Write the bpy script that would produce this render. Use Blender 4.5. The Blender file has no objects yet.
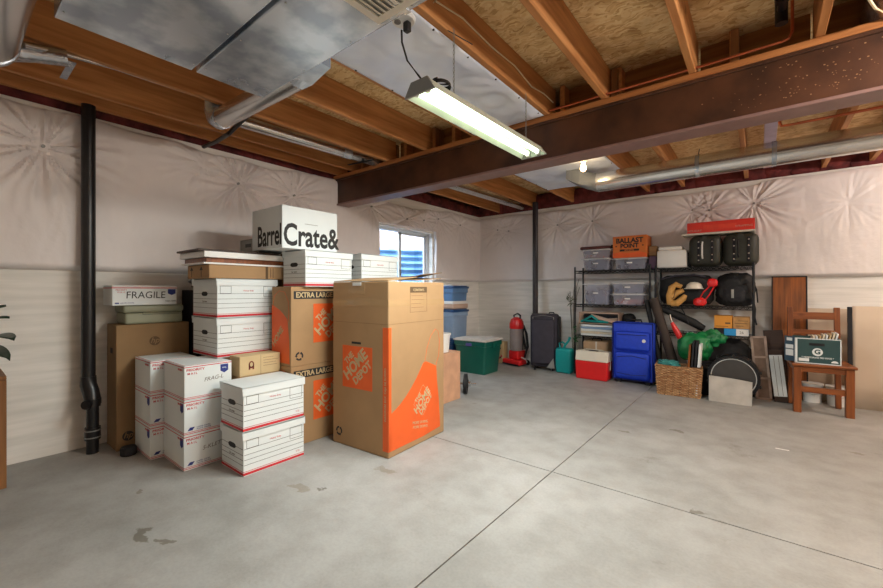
import bpy, bmesh, math, random
from mathutils import Vector, Matrix, noise
PI = math.pi
rnd = random.Random(7)
S = bpy.context.scene
COL = S.collection

# ------------------------------------------------------------------ materials
def lin(c):
    return tuple(((v/255)/12.92 if v/255 <= .04045 else ((v/255+.055)/1.055)**2.4) for v in c)
MATS = {}
def nd(nt, t, **k):
    n = nt.nodes.new(t)
    for a, b in k.items(): setattr(n, a, b)
    return n
def mat(name, rgb, rough=.6, metal=0., var=.12, scale=8., stretch=(1,1,1), bump=0., bscale=None, rgb2=None, alpha=1., emit=0., spec=.5, contrast=(.3,.7), detail=4., coat=0.):
    """procedural material: object-space noise drives colour variation and bump"""
    if name in MATS: return MATS[name]
    m = bpy.data.materials.new(name); m.use_nodes = True
    nt = m.node_tree; b = nt.nodes['Principled BSDF']; L = nt.links.new
    tc = nd(nt, 'ShaderNodeTexCoord'); mp = nd(nt, 'ShaderNodeMapping'); mp.inputs['Scale'].default_value = stretch
    L(tc.outputs['Object'], mp.inputs['Vector'])
    n = nd(nt, 'ShaderNodeTexNoise'); n.inputs['Scale'].default_value = scale; n.inputs['Detail'].default_value = detail
    L(mp.outputs['Vector'], n.inputs['Vector'])
    r = nd(nt, 'ShaderNodeValToRGB')
    c1 = lin(rgb); c2 = lin(rgb2) if rgb2 else tuple(v*(1-var*2) for v in c1)
    r.color_ramp.elements[0].position = contrast[0]; r.color_ramp.elements[1].position = contrast[1]
    r.color_ramp.elements[0].color = (*c2, 1); r.color_ramp.elements[1].color = (*c1, 1)
    L(n.outputs['Fac'], r.inputs['Fac']); L(r.outputs['Color'], b.inputs['Base Color'])
    b.inputs['Roughness'].default_value = rough; b.inputs['Metallic'].default_value = metal
    b.inputs['Specular IOR Level'].default_value = spec
    b.inputs['Alpha'].default_value = alpha; b.inputs['Coat Weight'].default_value = coat
    if emit:
        b.inputs['Emission Color'].default_value = (*c1, 1); b.inputs['Emission Strength'].default_value = emit
    if bump:
        n2 = n
        if bscale:
            n2 = nd(nt, 'ShaderNodeTexNoise'); n2.inputs['Scale'].default_value = bscale; n2.inputs['Detail'].default_value = 5
            L(mp.outputs['Vector'], n2.inputs['Vector'])
        bp = nd(nt, 'ShaderNodeBump'); bp.inputs['Strength'].default_value = bump; bp.inputs['Distance'].default_value = .01
        L(n2.outputs['Fac'], bp.inputs['Height']); L(bp.outputs['Normal'], b.inputs['Normal'])
    m['ptr'] = 1
    MATS[name] = m
    return m

def mat_wood(name, rgb, rgb2, axis='Y', rough=.6):
    st = {'Y': (14, .9, 14), 'X': (.9, 14, 14), 'Z': (14, 14, .9)}[axis]
    m = mat(name, rgb, rough, rgb2=rgb2, scale=2.2, stretch=st, bump=.15, contrast=(.25, .72), detail=6, spec=.35)
    nt = m.node_tree; L = nt.links.new; b = nt.nodes['Principled BSDF']
    # knots and broad tone changes
    tc = nd(nt, 'ShaderNodeTexCoord'); v = nd(nt, 'ShaderNodeTexVoronoi'); v.inputs['Scale'].default_value = 3.2
    mp = nd(nt, 'ShaderNodeMapping'); mp.inputs['Scale'].default_value = tuple(1 if s > 1 else .6 for s in st)
    L(tc.outputs['Object'], mp.inputs['Vector']); L(mp.outputs['Vector'], v.inputs['Vector'])
    r = nd(nt, 'ShaderNodeValToRGB'); r.color_ramp.elements[0].position = .03; r.color_ramp.elements[1].position = .09
    r.color_ramp.elements[0].color = (.3, .2, .14, 1); r.color_ramp.elements[1].color = (1, 1, 1, 1)
    L(v.outputs['Distance'], r.inputs['Fac'])
    mx = nd(nt, 'ShaderNodeMix', data_type='RGBA', blend_type='MULTIPLY'); mx.inputs[0].default_value = .8
    src = b.inputs['Base Color'].links[0].from_socket
    L(src, mx.inputs[6]); L(r.outputs['Color'], mx.inputs[7]); L(mx.outputs[2], b.inputs['Base Color'])
    return m

M = {}
M['joist'] = mat_wood('joist wood', (208, 148, 92), (160, 102, 56), 'Y')
M['plate'] = mat_wood('plate wood', (190, 126, 72), (144, 88, 46), 'X')
M['block'] = mat_wood('blocking wood', (166, 116, 62), (112, 68, 30), 'X')
M['stud'] = mat_wood('vertical wood', (150, 104, 62), (112, 72, 40), 'Z')
M['chair'] = mat_wood('chair wood', (150, 86, 44), (98, 50, 24), 'Z', .35)
M['chair_x'] = mat_wood('chair rail wood', (150, 86, 44), (98, 50, 24), 'X', .35)
M['plank'] = mat_wood('plank wood', (160, 90, 36), (66, 38, 20), 'Z', .4)
M['dark_wood'] = mat_wood('dark wood', (70, 48, 38), (44, 30, 24), 'X', .5)
M['osb'] = None
M['steel'] = mat('brown steel primer', (100, 64, 44), .42, .25, rgb2=(66, 42, 30), scale=5, bump=.05, bscale=90)
M['duct'] = mat('galvanised metal', (226, 234, 244), .27, .7, rgb2=(176, 188, 202), scale=5, contrast=(.4, .6), bump=.03, bscale=3)
M['duct2'] = mat('shiny duct metal', (222, 222, 222), .22, .9, var=.08, scale=5, bump=.03, bscale=7)
M['foil'] = mat('foil sheet', (240, 246, 255), .34, .05, rgb2=(218, 226, 244), scale=3, bump=.6, bscale=5)
M['flex'] = mat('foil flex', (200, 200, 205), .25, .9, var=.15, scale=20, bump=.6, bscale=30)
M['blanket'] = mat('vinyl blanket', (240, 233, 231), .55, var=.04, scale=2, bump=.25, bscale=26)
M['pipe_black'] = mat('black pipe plastic', (26, 25, 27), .35, var=.15, scale=12)
M['black_metal'] = mat('black coated metal', (24, 24, 28), .4, .3, var=.1)
M['card'] = mat('cardboard', (172, 136, 96), .8, var=.06, scale=5, bump=.05, bscale=60)
M['card_light'] = mat('pale cardboard', (205, 178, 134), .8, var=.06, scale=5)
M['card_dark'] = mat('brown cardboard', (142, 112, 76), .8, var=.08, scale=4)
M['card_shaded'] = mat('grey shadow card', (150, 148, 142), .8, var=.05)  # file box card greyed, the shadow on it put into the colour
M['white_card'] = mat('white card', (226, 231, 231), .65, var=.025, scale=4)
M['tape'] = mat('packing tape', (178, 144, 104), .15, var=.04, scale=9)
M['ink'] = mat('black ink', (38, 36, 36), .7, var=.02)
M['grey_ink'] = mat('grey ink', (120, 112, 104), .7, var=.02)
M['brown_ink'] = mat('brown ink', (98, 74, 48), .8, var=.02)
M['red_ink'] = mat('red ink', (203, 40, 50), .6, var=.05)
M['blue_ink'] = mat('blue ink', (36, 52, 130), .6, var=.03)
M['orange'] = mat('orange print', (236, 98, 34), .6, var=.06, scale=6)
M['orange_side'] = mat('orange print dull', (232, 94, 34), .6, var=.06, scale=6)
M['red'] = mat('red plastic', (222, 34, 36), .3, var=.05)
M['redbox'] = mat('red card', (226, 52, 36), .5, var=.04)
M['white'] = mat('white plastic', (232, 230, 226), .35, var=.02)
M['ivory'] = mat('ivory plastic', (220, 212, 196), .45, var=.03)
M['cable'] = mat('cream cable', (222, 205, 170), .4, var=.03)
M['green'] = mat('green plastic', (14, 92, 78), .3, var=.06)
M['green_nylon'] = mat('green nylon', (18, 130, 70), .45, var=.25, scale=9, bump=.9, bscale=14)
M['teal'] = mat('teal plastic', (16, 150, 150), .35, var=.05)
M['teal_cloth'] = mat('teal cloth', (70, 160, 156), .8, var=.25, scale=14)
M['blue_case'] = mat('blue nylon', (26, 66, 204), .6, var=.07, scale=30, bump=.1, bscale=200)
M['blue_dark'] = mat('dark blue trim', (14, 28, 110), .5, var=.05)
M['blue_tote'] = mat('blue tote plastic', (92, 128, 170), .3, var=.06)
M['blue_lid'] = mat('blue lid plastic', (30, 76, 128), .3, var=.06)
M['grey_tote'] = mat('blue grey tote plastic', (140, 165, 196), .3, var=.05)
M['tan'] = mat('tan plastic', (200, 170, 150), .5, var=.1)
M['charcoal'] = mat('charcoal fabric', (58, 54, 66), .75, var=.12, scale=12, bump=.2, bscale=150)
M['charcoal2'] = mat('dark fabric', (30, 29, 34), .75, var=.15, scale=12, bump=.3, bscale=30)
M['olive'] = mat('olive nylon', (52, 52, 42), .55, var=.15, scale=9, bump=.25, bscale=24)
M['black_fab'] = mat('black fabric', (18, 18, 21), .7, var=.3, scale=11, bump=.5, bscale=25)
M['brown_roll'] = mat('dark brown roll', (58, 44, 36), .7, var=.15, scale=9)
M['leather'] = mat('tan leather', (212, 158, 84), .6, var=.2, scale=16, bump=.4, bscale=20)
M['chrome'] = mat('chrome', (225, 225, 225), .15, 1., var=.03)
M['greymetal'] = mat('grey painted metal', (150, 150, 146), .4, .4, var=.05)
M['mould'] = mat('grey case plastic', (150, 152, 128), .5, var=.06, scale=5)
M['leaf'] = mat('dark leaf', (34, 60, 38), .35, var=.25, scale=8)
M['stem'] = mat('dry stems', (110, 100, 80), .8, var=.2)
M['slab'] = mat('grey slab', (196, 190, 182), .8, rgb2=(168, 162, 154), scale=7, bump=.2, bscale=15)
M['frame_wood'] = mat('weathered frame', (128, 104, 88), .7, var=.2, scale=12)
M['beige_sheet'] = mat('beige sheet', (206, 186, 164), .8, var=.05, scale=3)
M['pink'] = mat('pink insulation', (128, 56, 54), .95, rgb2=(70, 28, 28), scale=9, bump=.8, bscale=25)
M['dark_rim'] = mat('dark rim wood', (70, 38, 28), .8, var=.2)
M['vinyl'] = mat('white window vinyl', (220, 226, 232), .35, var=.02)
M['well'] = mat('blue galvanised well', (120, 162, 200), .4, .35, rgb2=(70, 112, 156), scale=4)
M['fence'] = mat_wood('fence boards', (196, 180, 176), (150, 136, 132), 'Z')
M['soil'] = mat('outdoor ground', (150, 140, 120), .9, var=.15)
M['paper'] = mat('paper pages', (226, 214, 190), .7, var=.1, scale=30)
M['greenbox'] = mat('dark green card', (40, 72, 72), .6, var=.05)
M['orange_card'] = mat('orange card', (212, 116, 50), .7, var=.05)
M['yellow_card'] = mat('amber card', (222, 150, 54), .65, var=.05)
M['sky_blue'] = mat('light blue card', (40, 150, 214), .6, var=.04)
M['wicker'] = mat('wicker', (206, 158, 112), .75, rgb2=(160, 112, 72), scale=60, bump=.3, bscale=120)
def wicker():
    m = bpy.data.materials.new('wicker'); m.use_nodes = True
    nt = m.node_tree; b = nt.nodes['Principled BSDF']; L = nt.links.new
    tc = nd(nt, 'ShaderNodeTexCoord'); sp = nd(nt, 'ShaderNodeSeparateXYZ'); L(tc.outputs['Object'], sp.inputs[0])
    ad = nd(nt, 'ShaderNodeMath', operation='ADD'); L(sp.outputs[0], ad.inputs[0]); L(sp.outputs[1], ad.inputs[1])
    cb = nd(nt, 'ShaderNodeCombineXYZ'); L(ad.outputs[0], cb.inputs[0]); L(sp.outputs[2], cb.inputs[1])
    br = nd(nt, 'ShaderNodeTexBrick'); br.inputs['Scale'].default_value = 1; br.inputs['Brick Width'].default_value = .035; br.inputs['Row Height'].default_value = .014
    br.inputs['Mortar Size'].default_value = .0022; br.inputs['Mortar Smooth'].default_value = .6
    br.inputs['Color1'].default_value = (*lin((220, 178, 132)), 1); br.inputs['Color2'].default_value = (*lin((176, 124, 80)), 1); br.inputs['Mortar'].default_value = (*lin((70, 42, 22)), 1)
    L(cb.outputs[0], br.inputs['Vector']); L(br.outputs['Color'], b.inputs['Base Color']); b.inputs['Roughness'].default_value = .7
    bp = nd(nt, 'ShaderNodeBump'); bp.inputs['Strength'].default_value = .8; bp.inputs['Distance'].default_value = .006; bp.invert = True
    L(br.outputs['Fac'], bp.inputs['Height']); L(bp.outputs['Normal'], b.inputs['Normal'])
    return m
M['woven'] = wicker()
M['rubber'] = mat('black rubber', (22, 22, 24), .6, var=.1)
M['glaze'] = mat('clear canister', (196, 180, 178), .15, alpha=.6, var=.1)
M['clear'] = mat('clear bin plastic', (196, 198, 216), .2, alpha=.38, var=.03)
M['clear_lid'] = mat('frosted lid plastic', (222, 220, 222), .35, alpha=.8, var=.03)
M['copper'] = mat('copper', (196, 104, 66), .35, .7, var=.15, scale=9)
M['contents_b'] = mat('folded dark clothes', (88, 92, 118), .9, rgb2=(60, 62, 84), scale=12, contrast=(.4, .6))
M['contents_r'] = mat('folded red clothes', (176, 80, 70), .9, rgb2=(210, 190, 190), scale=14, contrast=(.45, .55))
M['tube'] = mat('lit fluorescent tube', (238, 255, 226), .5, emit=1.9, var=0)
M['bulb'] = mat('lit warm bulb', (255, 214, 150), .5, emit=12., var=0)

def osb():
    m = bpy.data.materials.new('osb panel'); m.use_nodes = True
    nt = m.node_tree; b = nt.nodes['Principled BSDF']; L = nt.links.new
    tc = nd(nt, 'ShaderNodeTexCoord'); n0 = nd(nt, 'ShaderNodeTexNoise'); n0.inputs['Scale'].default_value = 9
    L(tc.outputs['Object'], n0.inputs['Vector'])
    ad = nd(nt, 'ShaderNodeMix', data_type='VECTOR'); ad.inputs[0].default_value = .12
    L(tc.outputs['Object'], ad.inputs[4]); L(n0.outputs['Color'], ad.inputs[5])
    mp = nd(nt, 'ShaderNodeMapping'); mp.inputs['Scale'].default_value = (30, 84, 30); mp.inputs['Rotation'].default_value = (0, 0, .9)
    L(ad.outputs[1], mp.inputs['Vector'])
    v = nd(nt, 'ShaderNodeTexVoronoi'); v.inputs['Scale'].default_value = 1.
    L(mp.outputs['Vector'], v.inputs['Vector'])
    r = nd(nt, 'ShaderNodeValToRGB'); e = r.color_ramp.elements
    e[0].position = 0; e[0].color = (*lin((190, 140, 80)), 1); e[1].position = 1; e[1].color = (*lin((250, 228, 178)), 1)
    e2 = e.new(.45); e2.color = (*lin((236, 204, 146)), 1)
    L(v.outputs['Color'], r.inputs['Fac'])
    n3 = nd(nt, 'ShaderNodeTexNoise'); n3.inputs['Scale'].default_value = 3.; n3.inputs['Detail'].default_value = 6
    L(tc.outputs['Object'], n3.inputs['Vector'])
    r3 = nd(nt, 'ShaderNodeValToRGB'); r3.color_ramp.elements[0].position = .36; r3.color_ramp.elements[1].position = .52
    r3.color_ramp.elements[0].color = (.55, .42, .30, 1); r3.color_ramp.elements[1].color = (1, 1, 1, 1)
    L(n3.outputs['Fac'], r3.inputs['Fac'])
    mx = nd(nt, 'ShaderNodeMix', data_type='RGBA', blend_type='MULTIPLY'); mx.inputs[0].default_value = .8
    L(r.outputs['Color'], mx.inputs[6]); L(r3.outputs['Color'], mx.inputs[7]); L(mx.outputs[2], b.inputs['Base Color'])
    b.inputs['Roughness'].default_value = .75
    bp = nd(nt, 'ShaderNodeBump'); bp.inputs['Strength'].default_value = .3; bp.inputs['Distance'].default_value = .004
    L(v.outputs['Distance'], bp.inputs['Height']); L(bp.outputs['Normal'], b.inputs['Normal'])
    return m
M['osb'] = osb()

def concrete():
    m = bpy.data.materials.new('concrete floor'); m.use_nodes = True
    nt = m.node_tree; b = nt.nodes['Principled BSDF']; L = nt.links.new
    tc = nd(nt, 'ShaderNodeTexCoord')
    def noi(sc, det=6, vec=None, rough=.55):
        n = nd(nt, 'ShaderNodeTexNoise'); n.inputs['Scale'].default_value = sc; n.inputs['Detail'].default_value = det
        n.inputs['Roughness'].default_value = rough
        L(vec or tc.outputs['Object'], n.inputs['Vector']); return n
    def ramp(n, p0, c0, p1, c1):
        r = nd(nt, 'ShaderNodeValToRGB'); r.color_ramp.elements[0].position = p0; r.color_ramp.elements[1].position = p1
        r.color_ramp.elements[0].color = (*c0, 1); r.color_ramp.elements[1].color = (*c1, 1); L(n, r.inputs['Fac']); return r
    def mul(a, bb, f=1.):
        x = nd(nt, 'ShaderNodeMix', data_type='RGBA', blend_type='MULTIPLY'); x.inputs[0].default_value = f
        L(a, x.inputs[6]); L(bb, x.inputs[7]); return x.outputs[2]
    base = ramp(noi(1.1).outputs['Fac'], .3, lin((148, 147, 143)), .7, lin((176, 174, 171)))
    c = mul(base.outputs['Color'], ramp(noi(5.5, 8).outputs['Fac'], .36, (.86, .85, .83), .6, (1, 1, 1)).outputs['Color'])
    c = mul(c, ramp(noi(70, 4).outputs['Fac'], .3, (.86, .86, .86), .6, (1, 1, 1)).outputs['Color'], .6)
    c = mul(c, ramp(noi(2.3, 9, rough=.72).outputs['Fac'], .30, (.66, .62, .55), .39, (1, 1, 1)).outputs['Color'], .7)
    # a few stains with their own outline
    wn = noi(9, 5)
    ws = nd(nt, 'ShaderNodeVectorMath', operation='MULTIPLY_ADD'); ws.inputs[1].default_value = (.22, .22, 0); L(wn.outputs['Color'], ws.inputs[0]); L(tc.outputs['Object'], ws.inputs[2])
    for (x, y, rx, ry, k) in STAINS:
        sb = nd(nt, 'ShaderNodeVectorMath', operation='SUBTRACT'); sb.inputs[1].default_value = (x+.11, y+.11, 0); L(ws.outputs[0], sb.inputs[0])
        dv = nd(nt, 'ShaderNodeVectorMath', operation='DIVIDE'); dv.inputs[1].default_value = (rx, ry, 1); L(sb.outputs[0], dv.inputs[0])
        ln = nd(nt, 'ShaderNodeVectorMath', operation='LENGTH'); L(dv.outputs[0], ln.inputs[0])
        rr = ramp(ln.outputs['Value'], .75, (k, k*.94, k*.84), 1., (1, 1, 1))
        c = mul(c, rr.outputs['Color'])
    L(c, b.inputs['Base Color']); b.inputs['Roughness'].default_value = .6; b.inputs['Specular IOR Level'].default_value = .4
    bp = nd(nt, 'ShaderNodeBump'); bp.inputs['Strength'].default_value = .12; bp.inputs['Distance'].default_value = .01
    L(noi(40, 6).outputs['Fac'], bp.inputs['Height']); L(bp.outputs['Normal'], b.inputs['Normal'])
    return m
STAINS = [(-2.35, .62, .09, .03, .55), (-2.22, .67, .05, .02, .6), (-1.72, .56, .035, .06, .62), (-2.07, 1.42, .03, .02, .5), (-2.2, 1.36, .1, .03, .8),
          (-1.95, 1.85, .09, .05, .8), (-.25, 2.55, .03, .04, .6), (-.9, 3.6, .05, .03, .7), (-.55, 3.9, .05, .02, .65), (.55, 4.2, .05, .03, .75), (-2.9, .75, .05, .02, .7)]
M['concrete'] = concrete()

def wallmat():
    """faced board wall: faint horizontal courses and streaks"""
    m = bpy.data.materials.new('faced wall board'); m.use_nodes = True
    nt = m.node_tree; b = nt.nodes['Principled BSDF']; L = nt.links.new
    tc = nd(nt, 'ShaderNodeTexCoord'); mp = nd(nt, 'ShaderNodeMapping'); mp.inputs['Scale'].default_value = (1.2, 1.2, 16)
    L(tc.outputs['Object'], mp.inputs['Vector'])
    n = nd(nt, 'ShaderNodeTexNoise'); n.inputs['Scale'].default_value = 1.5; n.inputs['Detail'].default_value = 5; L(mp.outputs['Vector'], n.inputs['Vector'])
    r = nd(nt, 'ShaderNodeValToRGB'); r.color_ramp.elements[0].position = .3; r.color_ramp.elements[1].position = .65
    r.color_ramp.elements[0].color = (*lin((220, 217, 210)), 1); r.color_ramp.elements[1].color = (*lin((240, 236, 230)), 1)
    L(n.outputs['Fac'], r.inputs['Fac']); L(r.outputs['Color'], b.inputs['Base Color']); b.inputs['Roughness'].default_value = .7
    w = nd(nt, 'ShaderNodeTexWave', bands_direction='Z'); w.inputs['Scale'].default_value = 2.6; w.inputs['Distortion'].default_value = .4
    L(tc.outputs['Object'], w.inputs['Vector'])
    ad = nd(nt, 'ShaderNodeMath', operation='ADD'); L(w.outputs['Fac'], ad.inputs[0]); L(n.outputs['Fac'], ad.inputs[1])
    bp = nd(nt, 'ShaderNodeBump'); bp.inputs['Strength'].default_value = .10; bp.inputs['Distance'].default_value = .01
    L(ad.outputs[0], bp.inputs['Height']); L(bp.outputs['Normal'], b.inputs['Normal'])
    return m
M['wall'] = wallmat()

def glassmat():
    m = bpy.data.materials.new('window glass'); m.use_nodes = True
    nt = m.node_tree; nt.nodes.clear(); L = nt.links.new
    o = nd(nt, 'ShaderNodeOutputMaterial'); t = nd(nt, 'ShaderNodeBsdfTransparent'); g = nd(nt, 'ShaderNodeBsdfGlossy'); g.inputs['Roughness'].default_value = .02
    mx = nd(nt, 'ShaderNodeMixShader'); mx.inputs[0].default_value = .05
    L(t.outputs[0], mx.inputs[1]); L(g.outputs[0], mx.inputs[2]); L(mx.outputs[0], o.inputs['Surface'])
    return m
M['glass'] = glassmat()

# ------------------------------------------------------------------ mesh helpers
class MB:
    def __init__(s): s.b = bmesh.new()
    def box(s, x0, y0, z0, x1, y1, z1, bev=0, seg=2, mtx=None):
        r = bmesh.ops.create_cube(s.b, size=1)
        vs = r['verts']
        for v in vs: v.co = Vector((x0+(v.co.x+.5)*(x1-x0), y0+(v.co.y+.5)*(y1-y0), z0+(v.co.z+.5)*(z1-z0)))
        if bev:
            es = list({e for v in vs for e in v.link_edges})
            r2 = bmesh.ops.bevel(s.b, geom=es, offset=bev, segments=seg, profile=.5, affect='EDGES')
            vs = list({v for f in r2['faces'] for v in f.verts} | {v for v in vs if v.is_valid})
        if mtx: 
            for v in vs: v.co = mtx @ v.co
        return s
    def obox(s, c, size, rot=(0, 0, 0), bev=0, seg=2):
        from mathutils import Euler
        m = Matrix.Translation(c) @ Euler(rot).to_matrix().to_4x4()
        hx, hy, hz = [q/2 for q in size]
        return s.box(-hx, -hy, -hz, hx, hy, hz, bev, seg, m)
    def cyl(s, a, b, r, r2=None, n=16, caps=True):
        a, b = Vector(a), Vector(b); d = b-a; L = d.length
        m = Matrix.Translation((a+b)/2) @ d.to_track_quat('Z', 'Y').to_matrix().to_4x4()
        bmesh.ops.create_cone(s.b, cap_ends=caps, segments=n, radius1=r, radius2=r if r2 is None else r2, depth=L, matrix=m)
        return s
    def sph(s, c, r, sc=(1, 1, 1), n=16, rot=None):
        m = Matrix.Translation(c) @ (rot or Matrix.Identity(4)) @ Matrix.Diagonal((*sc, 1))
        bmesh.ops.create_uvsphere(s.b, u_segments=n, v_segments=max(6, n//2), radius=r, matrix=m)
        return s
    def tube(s, pts, r, n=8):
        pts = [Vector(p) for p in pts]; rings = []
        up = Vector((0, 0, 1))
        for i, p in enumerate(pts):
            t = (pts[min(i+1, len(pts)-1)]-pts[max(i-1, 0)]).normalized()
            u = t.cross(up)
            if u.length < .05: u = t.cross(Vector((1, 0, 0)))
            u.normalize(); w = t.cross(u)
            rr = r[i] if isinstance(r, (list, tuple)) else r
            rings.append([s.b.verts.new(p+(u*math.cos(k*2*PI/n)+w*math.sin(k*2*PI/n))*rr) for k in range(n)])
        for A, B in zip(rings, rings[1:]):
            best = min(range(n), key=lambda o: (A[0].co-B[o].co).length)
            for k in range(n): s.b.faces.new((A[k], A[(k+1) % n], B[(k+1+best) % n], B[(k+best) % n]))
        s.b.faces.new(rings[0][::-1]); s.b.faces.new(rings[-1]); return s
    def prism(s, poly, mtx, t):
        """poly in the local XY plane, extruded t along local Z"""
        a = [s.b.verts.new(mtx @ Vector((p[0], p[1], 0))) for p in poly]
        b = [s.b.verts.new(mtx @ Vector((p[0], p[1], t))) for p in poly]
        n = len(poly)
        s.b.faces.new(a[::-1]); s.b.faces.new(b)
        for i in range(n): s.b.faces.new((a[i], a[(i+1) % n], b[(i+1) % n], b[i]))
        return s
    def lathe(s, prof, c=(0, 0, 0), n=24, axis='Z', caps=True):
        c = Vector(c); rings = []
        for r, h in prof:
            ring = []
            for k in range(n):
                a = k*2*PI/n; x, y = r*math.cos(a), r*math.sin(a)
                ring.append(s.b.verts.new(c+(Vector((x, y, h)) if axis == 'Z' else Vector((x, h, y)) if axis == 'Y' else Vector((h, x, y)))))
            rings.append(ring)
        for A, B in zip(rings, rings[1:]):
            for k in range(n): s.b.faces.new((A[k], A[(k+1) % n], B[(k+1) % n], B[k]))
        if caps and prof[0][0] > 1e-4: s.b.faces.new(rings[0][::-1])
        if caps and prof[-1][0] > 1e-4: s.b.faces.new(rings[-1])
        return s
    def blob(s, c, size, seed=0, amp=.12, freq=3., pw=2.6, sub=4, flat=True):
        """lumpy soft form, superellipsoid with noise; flat = resting on its base"""
        r = bmesh.ops.create_icosphere(s.b, subdivisions=sub, radius=1)
        c = Vector(c); off = Vector((seed*7.3, seed*3.1, seed*1.7))
        for v in r['verts']:
            p = v.co.normalized(); k = (abs(p.x)**pw+abs(p.y)**pw+abs(p.z)**pw)**(-1/pw)
            q = p*k*(1+amp*noise.noise(p*freq+off)+amp*.5*noise.noise(p*freq*2.6+off))
            q = Vector((q.x*size[0]/2, q.y*size[1]/2, q.z*size[2]/2))
            if flat: q.z = max(q.z, -size[2]*.46)
            v.co = c+q
        return s
    def build(s, name, m, parent=None, smooth=False):
        bmesh.ops.recalc_face_normals(s.b, faces=s.b.faces)
        me = bpy.data.meshes.new(name); s.b.to_mesh(me); s.b.free()
        me.materials.append(M[m] if isinstance(m, str) else m)
        if smooth:
            for p in me.polygons: p.use_smooth = True
            try: me.set_sharp_from_angle(angle=math.radians(40))
            except Exception: pass
        o = bpy.data.objects.new(name, me); COL.objects.link(o)
        if parent: o.parent = parent
        return o

def tag(o, label=None, cat=None, group=None, kind=None, loc=None):
    if label: o['label'] = label
    if cat: o['category'] = cat
    if group: o['group'] = group
    if kind: o['kind'] = kind
    if loc: o.location = loc
    return o
def empty(name, loc, rz=0, label=None, cat=None, group=None):
    o = bpy.data.objects.new(name, None); COL.objects.link(o); o.location = loc; o.rotation_euler.z = rz
    o.empty_display_size = .05
    return tag(o, label, cat, group)
def struct(o): o['kind'] = 'structure'; return o

def fm(face, w, d, h=0):
    """matrix of a box face: local x right, y up, z outwards; origin bottom centre of the face"""
    if face == '+X': R = Matrix(((0, 0, 1), (1, 0, 0), (0, 1, 0))); o = (w/2, 0, 0)
    elif face == '-Y': R = Matrix(((1, 0, 0), (0, 0, -1), (0, 1, 0))); o = (0, -d/2, 0)
    elif face == '+Z': R = Matrix.Identity(3); o = (0, 0, h)
    return Matrix.Translation(o) @ R.to_4x4()
PT = .0008
def rects(mb, mtx, rs, t=PT):
    for (a0, b0, a1, b1) in rs: mb.prism([(a0, b0), (a1, b0), (a1, b1), (a0, b1)], mtx, t)
    return mb
def outline(a0, b0, a1, b1, t=.003):
    return [(a0, b0, a1, b0+t), (a0, b1-t, a1, b1), (a0, b0, a0+t, b1), (a1-t, b0, a1, b1)]
def text(name, s, size, m, parent, mtx, a, b, rot=0, align='CENTER', bold=.0, t=PT, sx=1., shear=0):
    cu = bpy.data.curves.new('lettering', 'FONT'); cu.body = s; cu.size = size; cu.align_x = align; cu.align_y = 'CENTER'
    cu.extrude = t/2; cu.offset = bold*size; cu.resolution_u = 3; cu.shear = shear
    tmp = bpy.data.objects.new('lettering', cu); COL.objects.link(tmp)
    bpy.context.view_layer.update()
    me = bpy.data.meshes.new_from_object(tmp.evaluated_get(bpy.context.evaluated_depsgraph_get()))
    bpy.data.objects.remove(tmp); bpy.data.curves.remove(cu)
    me.transform(mtx @ Matrix.Translation((a, b, PT)) @ Matrix.Rotation(rot, 4, 'Z') @ Matrix.Diagonal((sx, 1, 1, 1)))
    me.materials.clear(); me.materials.append(M[m])
    o = bpy.data.objects.new(name, me); COL.objects.link(o)
    if parent: o.parent = parent
    return o

# ------------------------------------------------------------------ camera
cam = bpy.data.objects.new('camera', bpy.data.cameras.new('camera')); COL.objects.link(cam)
cam.location = (0, 0, 1.2); cam.rotation_euler = (PI/2, 0, math.atan(318.5/400))
cam.data.sensor_width = 36; cam.data.lens = 36*400/883; cam.data.shift_y = -4/883; cam.data.clip_start = .02
S.camera = cam

# ------------------------------------------------------------------ shell
XL, YB, XR, YF = -4.03, 6.16, 3.6, -3.4
JX, JY = -1.065, 2.52
mb = MB(); g = .004
jx = lambda y: -1.0975+.0088*y
for (y0, y1) in ((YF, JY-g), (JY+g, YB)):
    mb.prism([(XL, y0), (jx(y0)-g, y0), (jx(y1)-g, y1), (XL, y1)], Matrix.Translation((0, 0, -.1)), .1)
    mb.prism([(jx(y0)+g, y0), (XR, y0), (XR, y1), (jx(y1)+g, y1)], Matrix.Translation((0, 0, -.1)), .1)
mb.box(XL, YF, -.12, XR, YB, -.008)
struct(mb.build('floor', 'concrete'))
WY0, WY1, WZ0, WZ1 = 3.70, 4.83, 1.2, 2.085
mb = MB()
mb.box(XL-.2, YF-.2, -.1, XL, WY0, 2.53).box(XL-.2, WY1, -.1, XL, YB+.2, 2.53).box(XL-.2, WY0, -.1, XL, WY1, WZ0).box(XL-.2, WY0, WZ1, XL, WY1, 2.53)
struct(mb.build('wall_left', 'wall'))
struct(MB().box(XL, YB, -.1, XR, YB+.2, 2.53).build('wall_back', 'wall'))
struct(MB().box(XR, YF-.2, -.1, XR+.2, YB+.2, 2.83).build('wall_right', 'wall'))
struct(MB().box(XL, YF-.2, -.1, XR, YF, 2.83).build('wall_front', 'wall'))
struct(MB().box(XL-.2, YF-.2, 2.812, XR+.2, YB+.2, 2.84).build('ceiling', 'osb'))
struct(MB().box(XL-.2, YF-.2, 2.53, XL-.14, YB+.2, 2.812).build('trim_1', 'dark_rim'))
struct(MB().box(XL-.14, YB+.14, 2.53, XR, YB+.2, 2.812).build('trim_2', 'dark_rim'))

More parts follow.
